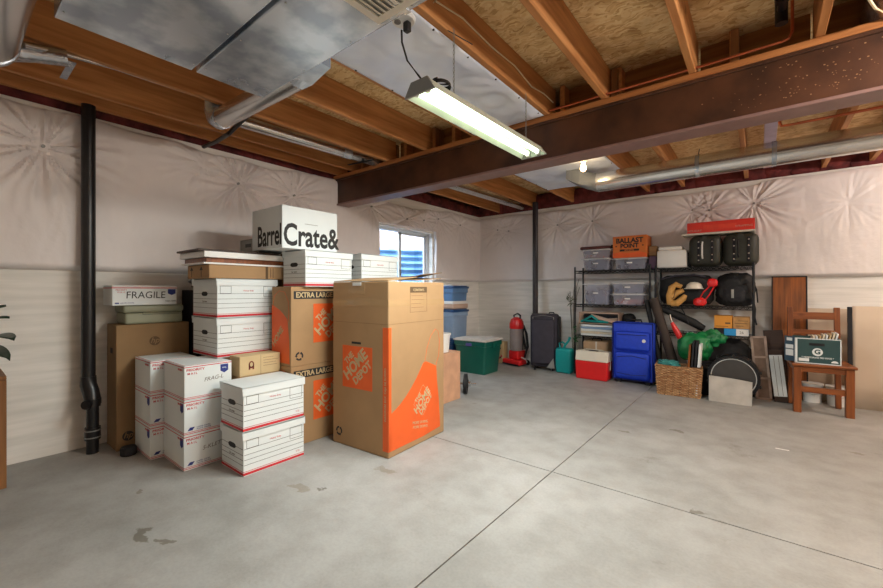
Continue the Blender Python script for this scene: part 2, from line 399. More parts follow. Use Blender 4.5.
# window with sliding sash
wx = XL-.13
mb = MB()
for (y0, y1, z0, z1) in ((WY0, WY0+.035, WZ0, WZ1), (WY1-.045, WY1, WZ0, WZ1), (WY0, WY1, WZ0, WZ0+.045), (WY0, WY1, WZ1-.035, WZ1)):
    mb.box(wx-.03, y0, z0, wx+.05, y1, z1, .004, 1)
ym = 4.19
win = struct(mb.build('window_1', 'vinyl'))
mb = MB()
for (y0, y1, z0, z1) in ((ym, ym+.05, WZ0+.045, WZ1-.035), (WY1-.08, WY1-.046, WZ0+.045, WZ1-.035), (ym, WY1-.046, WZ0+.046, WZ0+.08), (ym, WY1-.046, WZ1-.065, WZ1-.036)):
    mb.box(wx+.0, y0, z0, wx+.03, y1, z1, .003, 1)
mb.build('sash', 'vinyl', win)
MB().box(wx+.012, ym+.045, WZ0+.07, wx+.016, WY1-.07, WZ1-.06).build('pane', 'glass', win)
MB().box(wx-.02, WY0+.03, WZ0+.04, wx-.016, ym+.02, WZ1-.03).build('pane', 'glass', win)
MB().box(wx+.03, ym+.01, 1.42, wx+.045, ym+.035, 1.5, .004).build('latch', 'greymetal', win)
# outside: corrugated steel window well, ground and fence
mb = MB(); pts = []; N = 28
prof = [(.012*math.cos(i*PI/3.), .6+i*.0185) for i in range(72)]
ring = []
path = [(XL-.2, 2.9)] + [(XL-.2-1.0*math.sin(a*PI/24), 4.25-1.35*math.cos(a*PI/24)) for a in range(0, 25)]
path = [p for p in path if True]
rows = []
for (dd, z) in prof:
    row = []
    for i, (x, y) in enumerate(path):
        nrm = Vector((x-(XL-.2), y-4.25, 0)); nrm = nrm.normalized() if nrm.length > .01 else Vector((0, -1, 0))
        row.append(mb.b.verts.new(Vector((x, y, z+.02))+nrm*dd*2))
    rows.append(row)
for A, B in zip(rows, rows[1:]):
    for i in range(len(path)-1): mb.b.faces.new((A[i], A[i+1], B[i+1], B[i]))
w = mb.build('window_well', 'well', smooth=True); tag(w, 'blue corrugated steel window well outside the basement window', 'window well')
sm = w.modifiers.new('thickness', 'SOLIDIFY'); sm.thickness = .004
MB().box(XL-1.3, 2.8, .55, XL-.2, 5.7, .6).build('gravel_bed', 'soil'); tag(bpy.data.objects['gravel_bed'], 'gravel at the bottom of the window well', 'gravel', kind='stuff')
f = empty('wooden_fence', (-6.2, 5.0, 1.9), 0, 'pale wooden board fence outside above the window well', 'fence')
for i in range(22):
    MB().box(-.02, -2.2+i*.2, 0, .02, -2.2+i*.2+.185, 1.35, .004, 1).build('board', 'fence', f)
MB().box(-.06, -2.2, .3, -.02, 2.2, .39).build('rail', 'fence', f); MB().box(-.06, -2.2, 1.0, -.02, 2.2, 1.09).build('rail', 'fence', f)
struct(MB().box(-9, 0, 1.85, XL-1.35, 12, 1.9).build('ground_outside', 'soil'))

# quilted insulation blankets: grid pulled in at the pins, radiating creases
def blanket(name, label, axis, base, u0, u1, z0, ztop, pins, hole=None, depth=.075, creases=9):
    du = .0125; nu = int((u1-u0)/du); nz = int((2.5-z0)/du)
    b = bmesh.new(); V = {}
    for i in range(nu+1):
        u = u0+(u1-u0)*i/nu; zt = ztop(u)
        for j in range(nz+1):
            z = z0+(zt-z0)*j/nz
            h = depth*(.75+.35*noise.noise(Vector((u*.9, z*1.3, 3.1))))
            h += .007*noise.noise(Vector((u*7, z*3, 8.)))+.003*noise.noise(Vector((u*26, z*9, 1.)))
            dmin = 9
            for k, (pu, pz, amp) in enumerate(pins):
                dx, dz = u-pu, z-pz; r = math.hypot(dx, dz)
                if r > .8: continue
                th = math.atan2(dz, dx)
                h -= min(amp, 1.2)*depth*.75*math.exp(-r/.09)
                wv = math.sin(th*creases+2.2*noise.noise(Vector((th*1.2, r*2, k*5.)))+k)+.6*math.sin(th*17+k*2+3*noise.noise(Vector((th, k, 2.))))
                fine = math.sin(th*27+4*noise.noise(Vector((th*1.5, r*3, k*9.)))); fine = -abs(fine)**.6*math.copysign(1, fine)
                h += amp*(.0075*wv+.0055*fine)*math.exp(-((r-.14)/.25)**2)*min(1, r/.04)
            e = min(1, (z-z0)/.03); h = h*(.25+.75*e); et = min(1, (zt-z)/.06); h *= .35+.65*math.sqrt(max(et, 0))
            h = max(h, .012)
            co = (base+h, u, z) if axis == 'X' else (u, base-h, z)
            V[i, j] = b.verts.new(co)
    for i in range(nu):
        for j in range(nz):
            if hole:
                c = V[i, j].co; uu = c.y if axis == 'X' else c.x
                if hole[0] < uu+du/2 < hole[1] and hole[2] < c.z+du/2 < hole[3]: continue
            b.faces.new((V[i, j], V[i+1, j], V[i+1, j+1], V[i, j+1]))
    # edges return to the wall
    be = [e for e in b.edges if len(e.link_faces) == 1]
    r = bmesh.ops.extrude_edge_only(b, edges=be)
    for v in [x for x in r['geom'] if isinstance(x, bmesh.types.BMVert)]:
        if axis == 'X': v.co.x = base+.001
        else: v.co.y = base-.001
    m = MB(); m.b.free(); m.b = b
    o = m.build(name, 'blanket', smooth=True); tag(o, label, 'insulation')
    for (pu, pz, amp) in pins:
        if amp < .3: continue
        dd = .035
        mm = MB()
        if axis == 'X': mm.cyl((base+.012, pu, pz), (base+dd, pu, pz), .011, n=10)
        else: mm.cyl((pu, base-.012, pz), (pu, base-dd, pz), .011, n=10)
        p = mm.build('pin', 'greymetal', o)
    return o
def ztl(u): return 2.49+.018*math.sin(u*2.3)+(.05*max(0, 1-abs(u-2.7)/.5)) - (.10*max(0, 1-abs(u-4.1)/1.0)) + .01*math.sin(u*11) if u < 5.6 else 2.47
pl = [(.463, 2.228, 1.9), (1.829, 2.244, 1.9), (2.431, 2.239, 1.9), (3.55, 2.3, .8), (4.232, 2.23, .9), (4.6, 2.26, .6), (4.948, 2.33, .8), (5.546, 2.307, .7), (1.5, 2.36, .5), (-.6, 2.2, 1.)]
blanket('insulation_blanket', 'white quilted insulation blanket pinned along the wall with the window', 'X', XL, -1.2, YB-.02, 1.345, ztl, pl, (WY0-.03, WY1+.03, 1.0, WZ1+.03))
pb = [(-3.62, 2.257, .6), (-3.40, 2.219, .6), (-2.525, 2.234, .8), (-1.978, 2.238, 1.2), (-.694, 2.244, .7), (-.509, 2.221, .7), (-.057, 2.249, 1.2), (.75, 2.15, .3), (1.4, 2.24, 1.)]
blanket('insulation_blanket', 'white quilted insulation blanket pinned along the wall behind the shelves', 'Y', YB, XL+.06, 2.6, 1.345, lambda u: 2.475+.012*math.sin(u*3.1)+.008*math.sin(u*9)+(.02 if u > 0 else 0), pb)

# pink batts stuffed along the rim
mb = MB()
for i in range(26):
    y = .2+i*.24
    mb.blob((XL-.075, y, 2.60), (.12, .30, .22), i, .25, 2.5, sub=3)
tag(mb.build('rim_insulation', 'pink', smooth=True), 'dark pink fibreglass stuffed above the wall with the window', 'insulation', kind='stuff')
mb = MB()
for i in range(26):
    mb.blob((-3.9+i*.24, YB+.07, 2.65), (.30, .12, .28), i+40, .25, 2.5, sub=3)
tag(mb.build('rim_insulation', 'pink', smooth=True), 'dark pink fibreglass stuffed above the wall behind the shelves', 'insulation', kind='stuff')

# ------------------------------------------------------------------ joists, beam
JZ0, JZ1 = 2.572, 2.81
near = [(-3.95, 'outermost near joist, running along the top of the wall with the window'), (-3.68, 'second joist from the wall with the window, under the silver conduit bay'),
        (-3.12, 'joist crossed by the small round duct, left of the silver pipe'), (-2.57, 'joist left of the foil sheet with a strip of board beside it'),
        (-1.99, 'joist hidden along the left edge of the foil sheet'), (-1.31, 'reddish joist with the cream cable, right of the foil sheet'),
        (-.875, 'joist second to the right from the foil sheet'), (-.335, 'bright narrow-looking joist near the top centre right'),
        (.255, 'orange joist near the top right corner beside the silver duct'), (.84, 'joist at the far right past the silver duct'), (1.42, 'last near joist to the right out of the picture')]
for x, l in near:
    o = MB().box(x-.02, YF, JZ0, x+.02, 3.1, JZ1, .003, 1).build('floor_joist', 'joist')
    tag(o, l.replace('joist', 'wooden joist', 1), 'joist', 'floor joists on the near side of the beam')
far = [(-3.62, 'far joist nearest the wall with the window'), (-2.93, 'far joist left of the pale pipe beyond the beam'), (-2.29, 'far joist at the left edge of the far foil sheet'),
       (-1.22, 'far joist just right of the bare bulb'), (-.80, 'far joist second to the right of the bare bulb'), (-.13, 'far joist above the black bags, over the duct seam'),
       (.56, 'bright far joist beyond the beam at right'), (.93, 'far joist at the right edge beyond the beam'), (1.5, 'farthest right joist beyond the beam')]
for x, l in far:
    o = MB().box(x-.02, 3.06, JZ0+.001, x+.02, YB+.12, JZ1, .003, 1).build('floor_joist', 'joist')
    tag(o, 'wooden '+l, 'joist', 'floor joists on the far side of the beam')
for x0, x1, l in ((-3.6, -3.15, 'left of the silver pipe'), (-3.09, -2.6, 'right of the silver pipe'), (-2.54, -2.02, 'left of the foil sheet'), (-1.28, -.9, 'right of the cabled joist'), (-.85, -.36, 'at the top centre'), (-.31, .23, 'near the top right'), (.28, .8, 'at the far right')):
    tag(MB().box(x0, 3.16, JZ0+.01, x1, 3.2, JZ1).build('joist_blocking', 'block'), 'brown blocking board between joists over the beam, '+l, 'blocking', 'blocking over the beam')
for x, l in ((-3.2, 'far left over the beam'), (-2.5, 'left of the foil sheet'), (-.82, 'right of the second bay joist'), (-.12, 'in the bay near the top right')):
    tag(MB().box(x-.02, 3.02, JZ0+.001, x+.02, 3.155, JZ1-.02).build('joist_stub', 'stud'), 'short upright wood block on the beam, '+l, 'wood block')
bm = empty('steel_beam', (0, 3.06, 2.215), 0, 'dark brown steel I beam crossing the room under the joists', 'beam')
MB().box(XL+.02, -.09, 0, XR-.02, .09, .02, .003, 1).build('bottom_flange', mat('flange underside', (150, 118, 112), .5, .1, var=.1), bm)
MB().box(XL+.02, -.09, .295, XR-.02, .09, .315, .003, 1).build('top_flange', 'steel', bm)
# web with a scatter of pale paint specks
web = MB().box(XL+.02, -.075, .02, XR-.02, -.06, .295).build('web', 'steel', bm)
mb = MB()
for i in range(230):
    x = rnd.triangular(-.3, 1.1, .75); z = rnd.uniform(.06, .29); s_ = rnd.uniform(.0008, .0026)
    mb.b.verts.ensure_lookup_table()
    mb.box(x-s_*1.5, -.0775, z-s_, x+s_*1.5, -.0755, z+s_)
o = mb.build('paint_speck', mat('paint specks', (176, 136, 96), .5), bm); o['kind'] = 'stuff'
tag(MB().box(XL, 2.965, 2.53, XR, 3.155, 2.571, .003, 1).build('beam_plate', 'plate'), 'orange wooden plate lying along the top of the steel beam', 'plate')

# foil sheets closing two joist bays
def sheet(name, x0, x1, y0, y1, label, sd):
    b = bmesh.new(); nx, ny = 40, int((y1-y0)/.02); V = {}
    for i in range(nx+1):
        for j in range(ny+1):
            x = x0+(x1-x0)*i/nx; y = y0+(y1-y0)*j/ny
            e = min(1, min(i, nx-i)/4, min(j, ny-j)/4)
            z = 2.5665-e*(.004+.030*abs(noise.noise(Vector((x*2.5+y, y*3.2, sd))))+.014*abs(noise.noise(Vector((x*7-y*2, y*5, sd+4)))))
            V[i, j] = b.verts.new((x, y, z))
    for i in range(nx):
        for j in range(ny): b.faces.new((V[i, j], V[i+1, j], V[i+1, j+1], V[i, j+1]))
    m = MB(); m.b.free(); m.b = b
    o = m.build(name, 'foil', smooth=True); tag(o, label, 'foil sheet')
    sm = o.modifiers.new('thickness', 'SOLIDIFY'); sm.thickness = .002; sm.offset = 1
    for k in range(7):
        for xx in (x0+.012, x1-.012):
            yy = y0+.08+(y1-y0-.16)*k/6
            MB().cyl((xx, yy, 2.5595), (xx, yy, 2.5655), .006, n=8).build('staple', 'black_metal', o)
    return o
sheet('foil_sheet', -1.975, -1.325, .9, 2.955, 'bluish white foil sheet stapled under the joists above the shop light', 2.)
sheet('foil_sheet', -2.275, -1.235, 3.17, 5.2, 'bluish white foil sheet under the joists beyond the beam by the bulb', 9.)

# ------------------------------------------------------------------ ducts & pipes
for y0, y1, x1, lb in ((.315, .862, 2.2, 'flat galvanised trunk duct at the top left of the picture'), (.882, 1.262, 2.2, 'flat galvanised trunk duct with the grille, right behind the first')):
    t = empty('trunk_duct', (0, 0, 2.4), 0, lb, 'duct')
    MB().box(-2.435, y0, 0, x1, y1, .168, .006, 2).build('duct_body', 'duct', t)
    mb = MB()
    for q in (-1.2, .1, 1.3): mb.box(q, y0-.002, -.006, q+.025, y1+.002, .0)
    mb.build('drive_seam', 'duct', t)
    for k in range(5):
        for yy in (y0+.02, y1-.02): MB().cyl((-2.35+k*.4, yy, -.003), (-2.35+k*.4, yy, .0), .004, n=8).build('screw', 'greymetal', t)
gr = empty('air_grille', (-1.18, 1.09, 2.4), .0, 'white louvred air grille on the underside of the trunk duct', 'grille')
mb = MB(); rects(mb, Matrix.Translation((0, 0, -.008)), [(-.16, -.14, -.125, .14), (.125, -.14, .16, .14), (-.125, -.14, .125, -.105), (-.125, .105, .125, .14)], .0075); mb.build('frame', 'ivory', gr)
for k in range(9): MB().obox((-.108+k*.027, 0, -.005), (.02, .21, .003), (0, .5, 0)).build('louvre', 'ivory', gr)
MB().box(-.125, -.105, -.0015, .125, .105, -.0005).build('throat', 'greymetal', gr)
# round branch duct leaving the trunk towards the wall
bd = empty('round_duct', (-2.3, 1.36, 2.48), 0, 'small round galvanised branch duct running from the trunk towards the left wall', 'duct')
MB().cyl((-.84, -.045, .0), (.14, -.02, 0), .072, n=28).build('pipe_body', 'duct2', bd, True)
MB().tube([(-.82, -.045, 0), (-.875, -.045, .006), (-.92, -.045, .03), (-.95, -.045, .075), (-.955, -.045, .2)], [.076, .077, .077, .076, .075], 28).build('elbow', 'duct', bd, True)
mb = MB(); mb.b.free(); mb.b = bmesh.new()
A = [mb.b.verts.new((.13, -.02+.073*math.cos(a*PI/8), .073*math.sin(a*PI/8))) for a in range(16)]
def sq(a):
    c, s = math.cos(a), math.sin(a); k = max(abs(c), abs(s)); return c/k, s/k
B = [mb.b.verts.new((.22, -.038+.058*sq(a*PI/8)[0], .008+.072*sq(a*PI/8)[1])) for a in range(16)]
C_ = [mb.b.verts.new((.46, -.06+.036*sq(a*PI/8)[0], .008+.072*sq(a*PI/8)[1])) for a in range(16)]
for P_, Q_ in ((A, B), (B, C_)):
    for k in range(16): mb.b.faces.new((P_[k], P_[(k+1) % 16], Q_[(k+1) % 16], Q_[k]))
mb.b.faces.new(C_)
mb.build('takeoff', 'duct', bd)
tag(MB().tube([(-3.86, 1.46, 2.47), (-3.6, 1.46, 2.455), (-3.35, 1.455, 2.46), (-3.0, 1.45, 2.52), (-2.9, 1.45, 2.6), (-2.88, 1.45, 2.75)], .017, 10).build('black_hose', 'pipe_black', None, True), 'black plastic hose passing under the round branch duct to the wall', 'hose')
# pale pipe running in the bay to the far wall
pp = empty('vent_pipe', (-3.38, 1.5, 2.602), 0, 'long silver vent pipe lying in the second joist bay, reaching beyond the beam', 'pipe')
MB().cyl((0, 0, 0), (.08, 1.3, 0), .05, n=20).build('pipe_body', 'duct2', pp, True)
MB().cyl((.08, 1.3, 0), (.24, 4.62, 0), .05, n=20).build('pipe_body', 'duct2', pp, True)
MB().cyl((.065, 1.05, 0), (.072, 1.14, 0), .055, n=20).build('coupling', 'duct', pp, True)
MB().obox((.07, 1.28, -.05), (.35, .03, .004), (0, 0, .15)).build('strap', 'black_metal', pp)
cd = MB().tube([(-3.06, .28, 2.50), (-3.12, .45, 2.555), (-3.175, .7, 2.60), (-3.165, 1.24, 2.60)], .0145, 10).build('conduit', 'duct2', None, True)
tag(cd, 'thin silver conduit running beside the joist at top left', 'conduit')
tag(MB().obox((-3.38, .50, 2.5698), (.30, .035, .004), (0, .0, 0)).build('metal_strap', 'duct'), 'short galvanised strap screwed under the joist at top left', 'strap')
tl = empty('round_duct', (-1.94, .12, 2.43), 0, 'large round galvanised duct at the top left corner of the picture', 'duct')
MB().cyl((-1.0, 0, 0), (.3, 0, 0), .135, n=32).build('pipe_body', 'duct2', tl, True)
MB().cyl((-1.02, 0, 0), (-.985, 0, 0), .139, n=32).build('end_band', 'duct', tl, True)
MB().tube([(-.98, 0, 0), (-1.08, 0, .0), (-1.16, .03, .02), (-1.2, .10, .05), (-1.2, .2, .08), (-1.17, .34, .10)], [.12, .11, .085, .06, .05, .045], 20).build('flex_elbow', 'flex', tl, True)
# round duct beyond the beam
rd = empty('round_duct', (-1.42, 4.6, 2.405), 0, 'long shiny round duct hanging beyond the beam above the shelves', 'duct')
MB().cyl((0, 0, 0), (4.8, 0, 0), .105, n=32).build('pipe_body', 'duct2', rd, True)
for q in (.93, 1.5, 3.0): MB().cyl((q, 0, 0), (q+.035, 0, 0), .109, n=32).build('band', 'duct', rd, True)
mb = MB(); mb.b.free(); mb.b = bmesh.new(); rings = []
for (x, zc, ry, rz) in ((0, 0, .105, .105), (-.04, .01, .11, .10), (-.16, .06, .15, .085), (-.30, .10, .17, .05)):
    rings.append([mb.b.verts.new((x, ry*(math.cos(a*PI/12) if x > -.1 else sq(a*PI/12)[0]), zc+rz*(math.sin(a*PI/12) if x > -.1 else sq(a*PI/12)[1]))) for a in range(24)])
for A, B in zip(rings, rings[1:]):
    for k in range(24): mb.b.faces.new((A[k], A[(k+1) % 24], B[(k+1) % 24], B[k]))
mb.b.faces.new(rings[-1])
mb.build('boot', mat('dull galvanised metal', (150, 156, 162), .6, .3), rd)
for q in (.95, 2.6): MB().tube([(q, 0, .1), (q+.01, 0, .165)], .004, 6).build('hanger', 'black_metal', rd)
# vertical drain pipe on the left wall
dp = empty('drain_pipe', (-3.9, .69, 0), 0, 'black drain pipe standing against the left wall from floor to joists', 'pipe')
MB().cyl((0, 0, .5), (0, 0, 2.57), .042, n=24).build('upper_pipe', 'pipe_black', dp, True)
MB().tube([(0, 0, .56), (0, 0, .50), (.015, .01, .45), (.045, .015, .40), (.05, .015, .34)], [.046, .049, .05, .049, .046], 24).build('offset_elbow', 'pipe_black', dp, True)
MB().cyl((.05, .015, 0), (.05, .015, .36), .037, n=24).build('lower_pipe', 'pipe_black', dp, True)
for a_, b_, r_ in ((.10, .19, .047), (.36, .40, .050)): MB().cyl((.05, .015, a_), (.05, .015, b_), r_, n=24).build('coupling', 'pipe_black', dp, True)
for a_ in (.115, .165): MB().cyl((.05, .015, a_), (.05, .015, a_+.008), .049, n=24).build('hose_clamp', 'greymetal', dp, True)
MB().cyl((.09, -.02, .37), (.105, -.035, .37), .032, n=20).build('cleanout_cap', 'pipe_black', dp, True)
bp_ = empty('drain_pipe', (-2.85, 6.02, 0), 0, 'dark drain pipe standing against the back wall behind the charcoal suitcase', 'pipe')
MB().cyl((0, 0, 0), (0, 0, 2.62), .043, n=24).build('pipe_body', mat('brownish pipe', (48, 40, 46), .35), bp_, True)
MB().cyl((0, 0, .72), (0, 0, .82), .055, n=24).build('coupling', 'pipe_black', bp_, True)
# copper and other services at the upper right
tag(MB().tube([(-1.28, 2.945, 2.59), (-.3, 2.945, 2.588), (.09, 2.945, 2.592), (.125, 2.943, 2.60), (.14, 2.94, 2.63), (.14, 2.94, 2.80)], .008, 8).build('copper_pipe', 'copper', None, True), 'thin copper pipe running along the near edge of the beam plate', 'pipe')
tag(MB().tube([(.125, 4.25, 2.81), (.125, 4.25, 2.56), (.135, 4.25, 2.53), (.17, 4.25, 2.525), (2.6, 4.25, 2.525)], .011, 8).build('copper_pipe', 'copper', None, True), 'copper pipe running under the far joists above the round duct', 'pipe')
gv = empty('gas_pipe', (.09, 2.62, 2.6), 0, 'black gas pipe with fittings hanging between joists at the top right', 'pipe')
MB().cyl((0, -.9, .1), (0, .2, .1), .02, n=14).build('pipe_body', 'black_metal', gv, True)
for a_, b_, r_ in (((0, .2, .03), (0, .2, .19), .028), ((0, .05, .1), (0, .09, .1), .032), ((0, -.12, .1), (0, -.06, .1), .032)): MB().cyl(a_, b_, r_, n=14).build('fitting', 'black_metal', gv, True)
for q in (-.02, -.2): MB().obox((0, q, .1), (.066, .012, .046), (0, 0, .1)).build('strap', 'greymetal', gv)
wd = empty('wrapped_duct', (.55, 2.1, 2.67), 0, 'silver foil wrapped duct in the joist bay at the top right corner', 'duct')
MB().tube([(0.02, -1.2, 0), (.0, -.4, .01), (.01, .3, .0), (0, .85, .0), (0, 1.04, .0)], .125, 24).build('foil_wrap', 'flex', wd, True)
tag(MB().tube([(.33, 2.36, 2.56), (.36, 2.55, 2.52), (.42, 2.72, 2.515), (.48, 2.86, 2.54), (.5, 2.95, 2.58)], .006, 6).tube([(.33, 2.36, 2.56), (.38, 2.52, 2.545), (.46, 2.68, 2.55), (.52, 2.84, 2.565), (.55, 2.95, 2.58)], .006, 6).build('electric_cable', 'cable', None, True), 'pair of cream cables looping to the beam plate at the top right', 'cable')
tag(MB().lathe([(.0, 2.54), (.05, 2.54), (.055, 2.55), (.055, 2.571)], (.31, 2.33, 0), 20).build('junction_cover', 'white', None, True), 'white round junction cover at the very top right', 'junction box')
tag(MB().tube([(-1.44, 1.45, 2.555), (-1.33, 1.52, 2.60), (-1.283, 1.56, 2.66), (-1.283, 1.8, 2.70), (-1.283, 2.1, 2.685), (-1.283, 2.4, 2.70), (-1.283, 2.65, 2.66), (-1.283, 2.86, 2.69), (-1.26, 2.98, 2.66)], .005, 6).build('electric_cable', 'cable', None, True), 'cream cable stapled along the reddish joist right of the foil sheet', 'cable')
tag(MB().box(.03, 4.3, 2.62, .12, 6.0, 2.7, .003).build('metal_channel', mat('lilac painted metal', (190, 176, 196), .4, .3)), 'pale lilac metal channel between far joists above the round duct', 'channel')

# ------------------------------------------------------------------ lights (room fixtures, and unseen bulbs added as fill)
sl = empty('shop_light', (-1.284, 1.44, 2.15), -.02, 'hanging fluorescent shop light glowing under the foil sheet', 'light')
prof = [(-.092, 0), (-.05, .055), (.05, .055), (.092, 0), (.095, .002), (.052, .060), (-.052, .060), (-.095, .002)]
Mx = Matrix(((1, 0, 0, 0), (0, 0, -1, 1.2), (0, 1, 0, 0), (0, 0, 0, 1)))
mb = MB(); mb.prism([prof[0], prof[1], prof[6], prof[7]], Mx, 1.2); mb.prism([prof[1], prof[2], prof[5], prof[6]], Mx, 1.2); mb.prism([prof[2], prof[3], prof[4], prof[5]], Mx, 1.2)
mb.build('reflector', mat('white enamel', (222, 230, 212), .4), sl)
for y in (-.001, 1.192):
    mb = MB(); mb.prism([(-.097, -.004), (-.053, .064), (.053, .064), (.097, -.004)], Matrix(((1, 0, 0, 0), (0, 0, -1, y+.01), (0, 1, 0, 0), (0, 0, 0, 1))), .012); mb.build('end_cap', 'greymetal', sl)
for x in (-.038, .038): MB().cyl((x, .03, .024), (x, 1.17, .024), .0165, n=14).build('tube', 'tube', sl, True)
for x in (-.038, .038):
    for y in (.012, 1.17): MB().box(x-.012, y, .0, x+.012, y+.018, .045, .003).build('socket', 'white', sl)
def chain(pts, name, par):
    mb = MB(); pts = [Vector(p) for p in pts]
    L = (pts[-1]-pts[0]).length; n = int(L/.022)
    for i in range(n):
        c = pts[0].lerp(pts[-1], (i+.5)/n); R = 6
        ring = [c+Vector((.005*math.cos(a*PI/3)*(1 if i % 2 else 0), .005*math.cos(a*PI/3)*(0 if i % 2 else 1), .014*math.sin(a*PI/3))) for a in range(7)]
        mb.tube(ring, .0017, 5)
    return mb.build(name, 'greymetal', par)
chain([(.04, .22, .062), (.04, .22, .405)], 'chain', sl); chain([(0, 1.08, .062), (0, 1.08, .405)], 'chain', sl)
MB().tube([(0, .22, .41), (.03, .4, .41)], .003, 5).build('hook', 'black_metal', sl)
ring = [(.03+.045*math.cos(a*PI/8)*(1-.004*a), .13+.05*math.sin(a*PI/8), .068+.0005*a) for a in range(0, 46)]
pc = MB().tube([(-.13, .01, .36), (-.128, .01, .30), (-.10, .02, .2), (-.05, .05, .12), (-.03, .08, .08)]+ring, .005, 6).build('power_cord', 'pipe_black', sl, True)
oc = empty('ceiling_outlet', (-1.40, 1.45, 2.545), 0, 'white round ceiling outlet with a black plug by the end of the trunk duct', 'outlet')
MB().lathe([(0, 0), (.055, 0), (.062, .008), (.062, .018)], (0, 0, 0), 24).build('cover', 'white', oc, True)
MB().cyl((-.02, -.02, -.006), (-.02, -.02, 0), .017, n=14).build('receptacle', 'grey_ink', oc)
MB().box(-.002, -.002, -.05, .03, .03, .0, .006).build('plug', 'pipe_black', oc)

def bulb(x, y, z0, lab, power, color=(1, .72, .42), r=.034):
    e = empty('bulb_fixture', (x, y, z0), 0, lab, 'light')
    MB().lathe([(0, 0), (.03, -.03), (.045, -.02), (.058, -.008), (.06, 0)], (0, 0, 0), 24).build('lamp_holder', 'white', e, True)
    MB().lathe([(.0, -.13), (.016, -.127), (.028, -.112), (.031, -.095), (.026, -.07), (.014, -.045), (.013, -.03)], (0, 0, 0), 20).build('bulb', 'bulb', e, True)
    ld = bpy.data.lights.new('bulb light', 'POINT'); ld.energy = power; ld.color = color; ld.shadow_soft_size = .05
    lo = bpy.data.objects.new('bulb_light', ld); COL.objects.link(lo); lo.location = (x, y, z0-.16)
    return e
bulb(-1.43, 4.15, 2.555, 'bare warm bulb in a white holder beyond the beam', 1.2)
bulb(1.25, 2.35, 2.57, 'bare bulb right of the camera under the near joists', 60, (1, .90, .80))
bulb(.6, -1.4, 2.57, 'unseen bare bulb added behind the camera as fill', 6, (1, .95, .90))  # added fill lamp, out of view behind the camera
bulb(1.9, 4.9, 2.57, 'unseen bare bulb added beyond the beam at the right to brighten the back wall', 52, (1, .90, .84))  # added out of view to lift the back wall
bulb(3.0, 2.3, 2.57, 'unseen bare bulb added far to the right of the camera to brighten the box sides', 60, (1, .93, .86))  # added out of view to light the right-facing box sides
bulb(-2.6, -1.6, 2.57, 'unseen bare bulb added behind the camera near the left wall as fill', 3, (1, .96, .9))  # weak fill lamp added out of view at the rear left
ld = bpy.data.lights.new('tube light', 'AREA'); ld.shape = 'RECTANGLE'; ld.size = .1; ld.size_y = 1.15; ld.energy = 46; ld.color = (.92, 1, .97)
lo = bpy.data.objects.new('tube_light', ld); COL.objects.link(lo); lo.location = (-1.27, 2.06, 2.142); lo.rotation_euler = (0, 0, -.02)
W = bpy.data.worlds.new('sky'); S.world = W; W.use_nodes = True
bg = W.node_tree.nodes['Background']; bg.inputs['Color'].default_value = (.72, .86, 1, 1); bg.inputs['Strength'].default_value = 9.

# ------------------------------------------------------------------ boxes
def banker(name, x0, x1, y0, y1, z0, h, label, rz=0, group='white file boxes with lids', tone='white_card', lab=''):
    w, d = x1-x0, y1-y0
    e = empty(name, ((x0+x1)/2, (y0+y1)/2, z0), rz, label, 'box', group)
    w2, d2 = w-.014, d-.014
    e0 = e; ct = MB().box(-w2/2, -d2/2, 0, w2/2, d2/2, h-.006, .002, 1).build('carton', tone, e)
    lh = .052
    mb = MB(); mb.box(-w/2, -d/2, h-lh, w/2, -d/2+.0055, h, .001, 1).box(-w/2, d/2-.0055, h-lh, w/2, d/2, h, .001, 1).box(-w/2, -d/2+.0055, h-lh, -w/2+.0055, d/2-.0055, h).box(w/2-.0055, -d/2+.0055, h-lh, w/2, d/2-.0055, h).box(-w/2, -d/2, h-.006, w/2, d/2, h, .001, 1)
    # tucked lid corners standing a little proud
    mb.box(-w/2, -d/2-.002, h-.018, -w/2+.05, -d/2, h+.004).box(w/2-.05, -d/2-.002, h-.018, w/2, -d/2, h+.004)
    mb.build('lid', tone, e); e = ct
    FX, FY = fm('+X', w2, d2), fm('-Y', w2, d2)
    mb = MB(); hh = h-lh
    for F, q in ((FX, d2/2), (FY, w2/2)):
        rects(mb, F, [(-q+.004, hh*k, q-.004, hh*k+.0022) for k in (.30, .44, .58, .74)])
    rects(mb, FX, outline(-d2/2+.02, hh*.75, -d2/2+.10, hh-.004, .002)+outline(d2/2-.11, hh*.6+.01, d2/2-.015, hh-.004, .002))
    mb.build('printed_line', 'ink', e)
    mb = MB()
    for F, q in ((FX, d2/2), (FY, w2/2)): rects(mb, F, [(-q, .006, q, .022), (-q, .028, q, .031)])
    mb.build('red_band', 'red_ink', e)
    text('lettering', 'Heavy duty', .016, 'red_ink', e, FX, 0, hh*.84, sx=1.1)
    text('lettering', '5 22', .016, 'red_ink', e, FX, d2/2-.05, hh*.22)
    # oval hand hole on the short end
    pts = [(.035*math.cos(t)*1.0+(.018 if math.cos(t) > 0 else -.018), .017*math.sin(t)) for t in [k*PI/10 for k in range(20)]]
    mb = MB(); mb.prism([(p[0], p[1]+hh*.74) for p in pts], FY, .0015); mb.build('handle_hole', 'ink', e)
    text('lettering', 'Liv. room' if lab == '' else lab, .022, 'grey_ink', e, FY, 0, hh*.5, sx=.9)
    return e
banker('file_box', -2.912, -2.582, 1.207, 1.655, 0, .285, 'white lidded file box standing on the floor, lower of the front pair')
banker('file_box', -2.909, -2.579, 1.204, 1.652, .2855, .285, 'white lidded file box with its clean lid showing, upper of the front pair', 0.004)
PMZ = .232
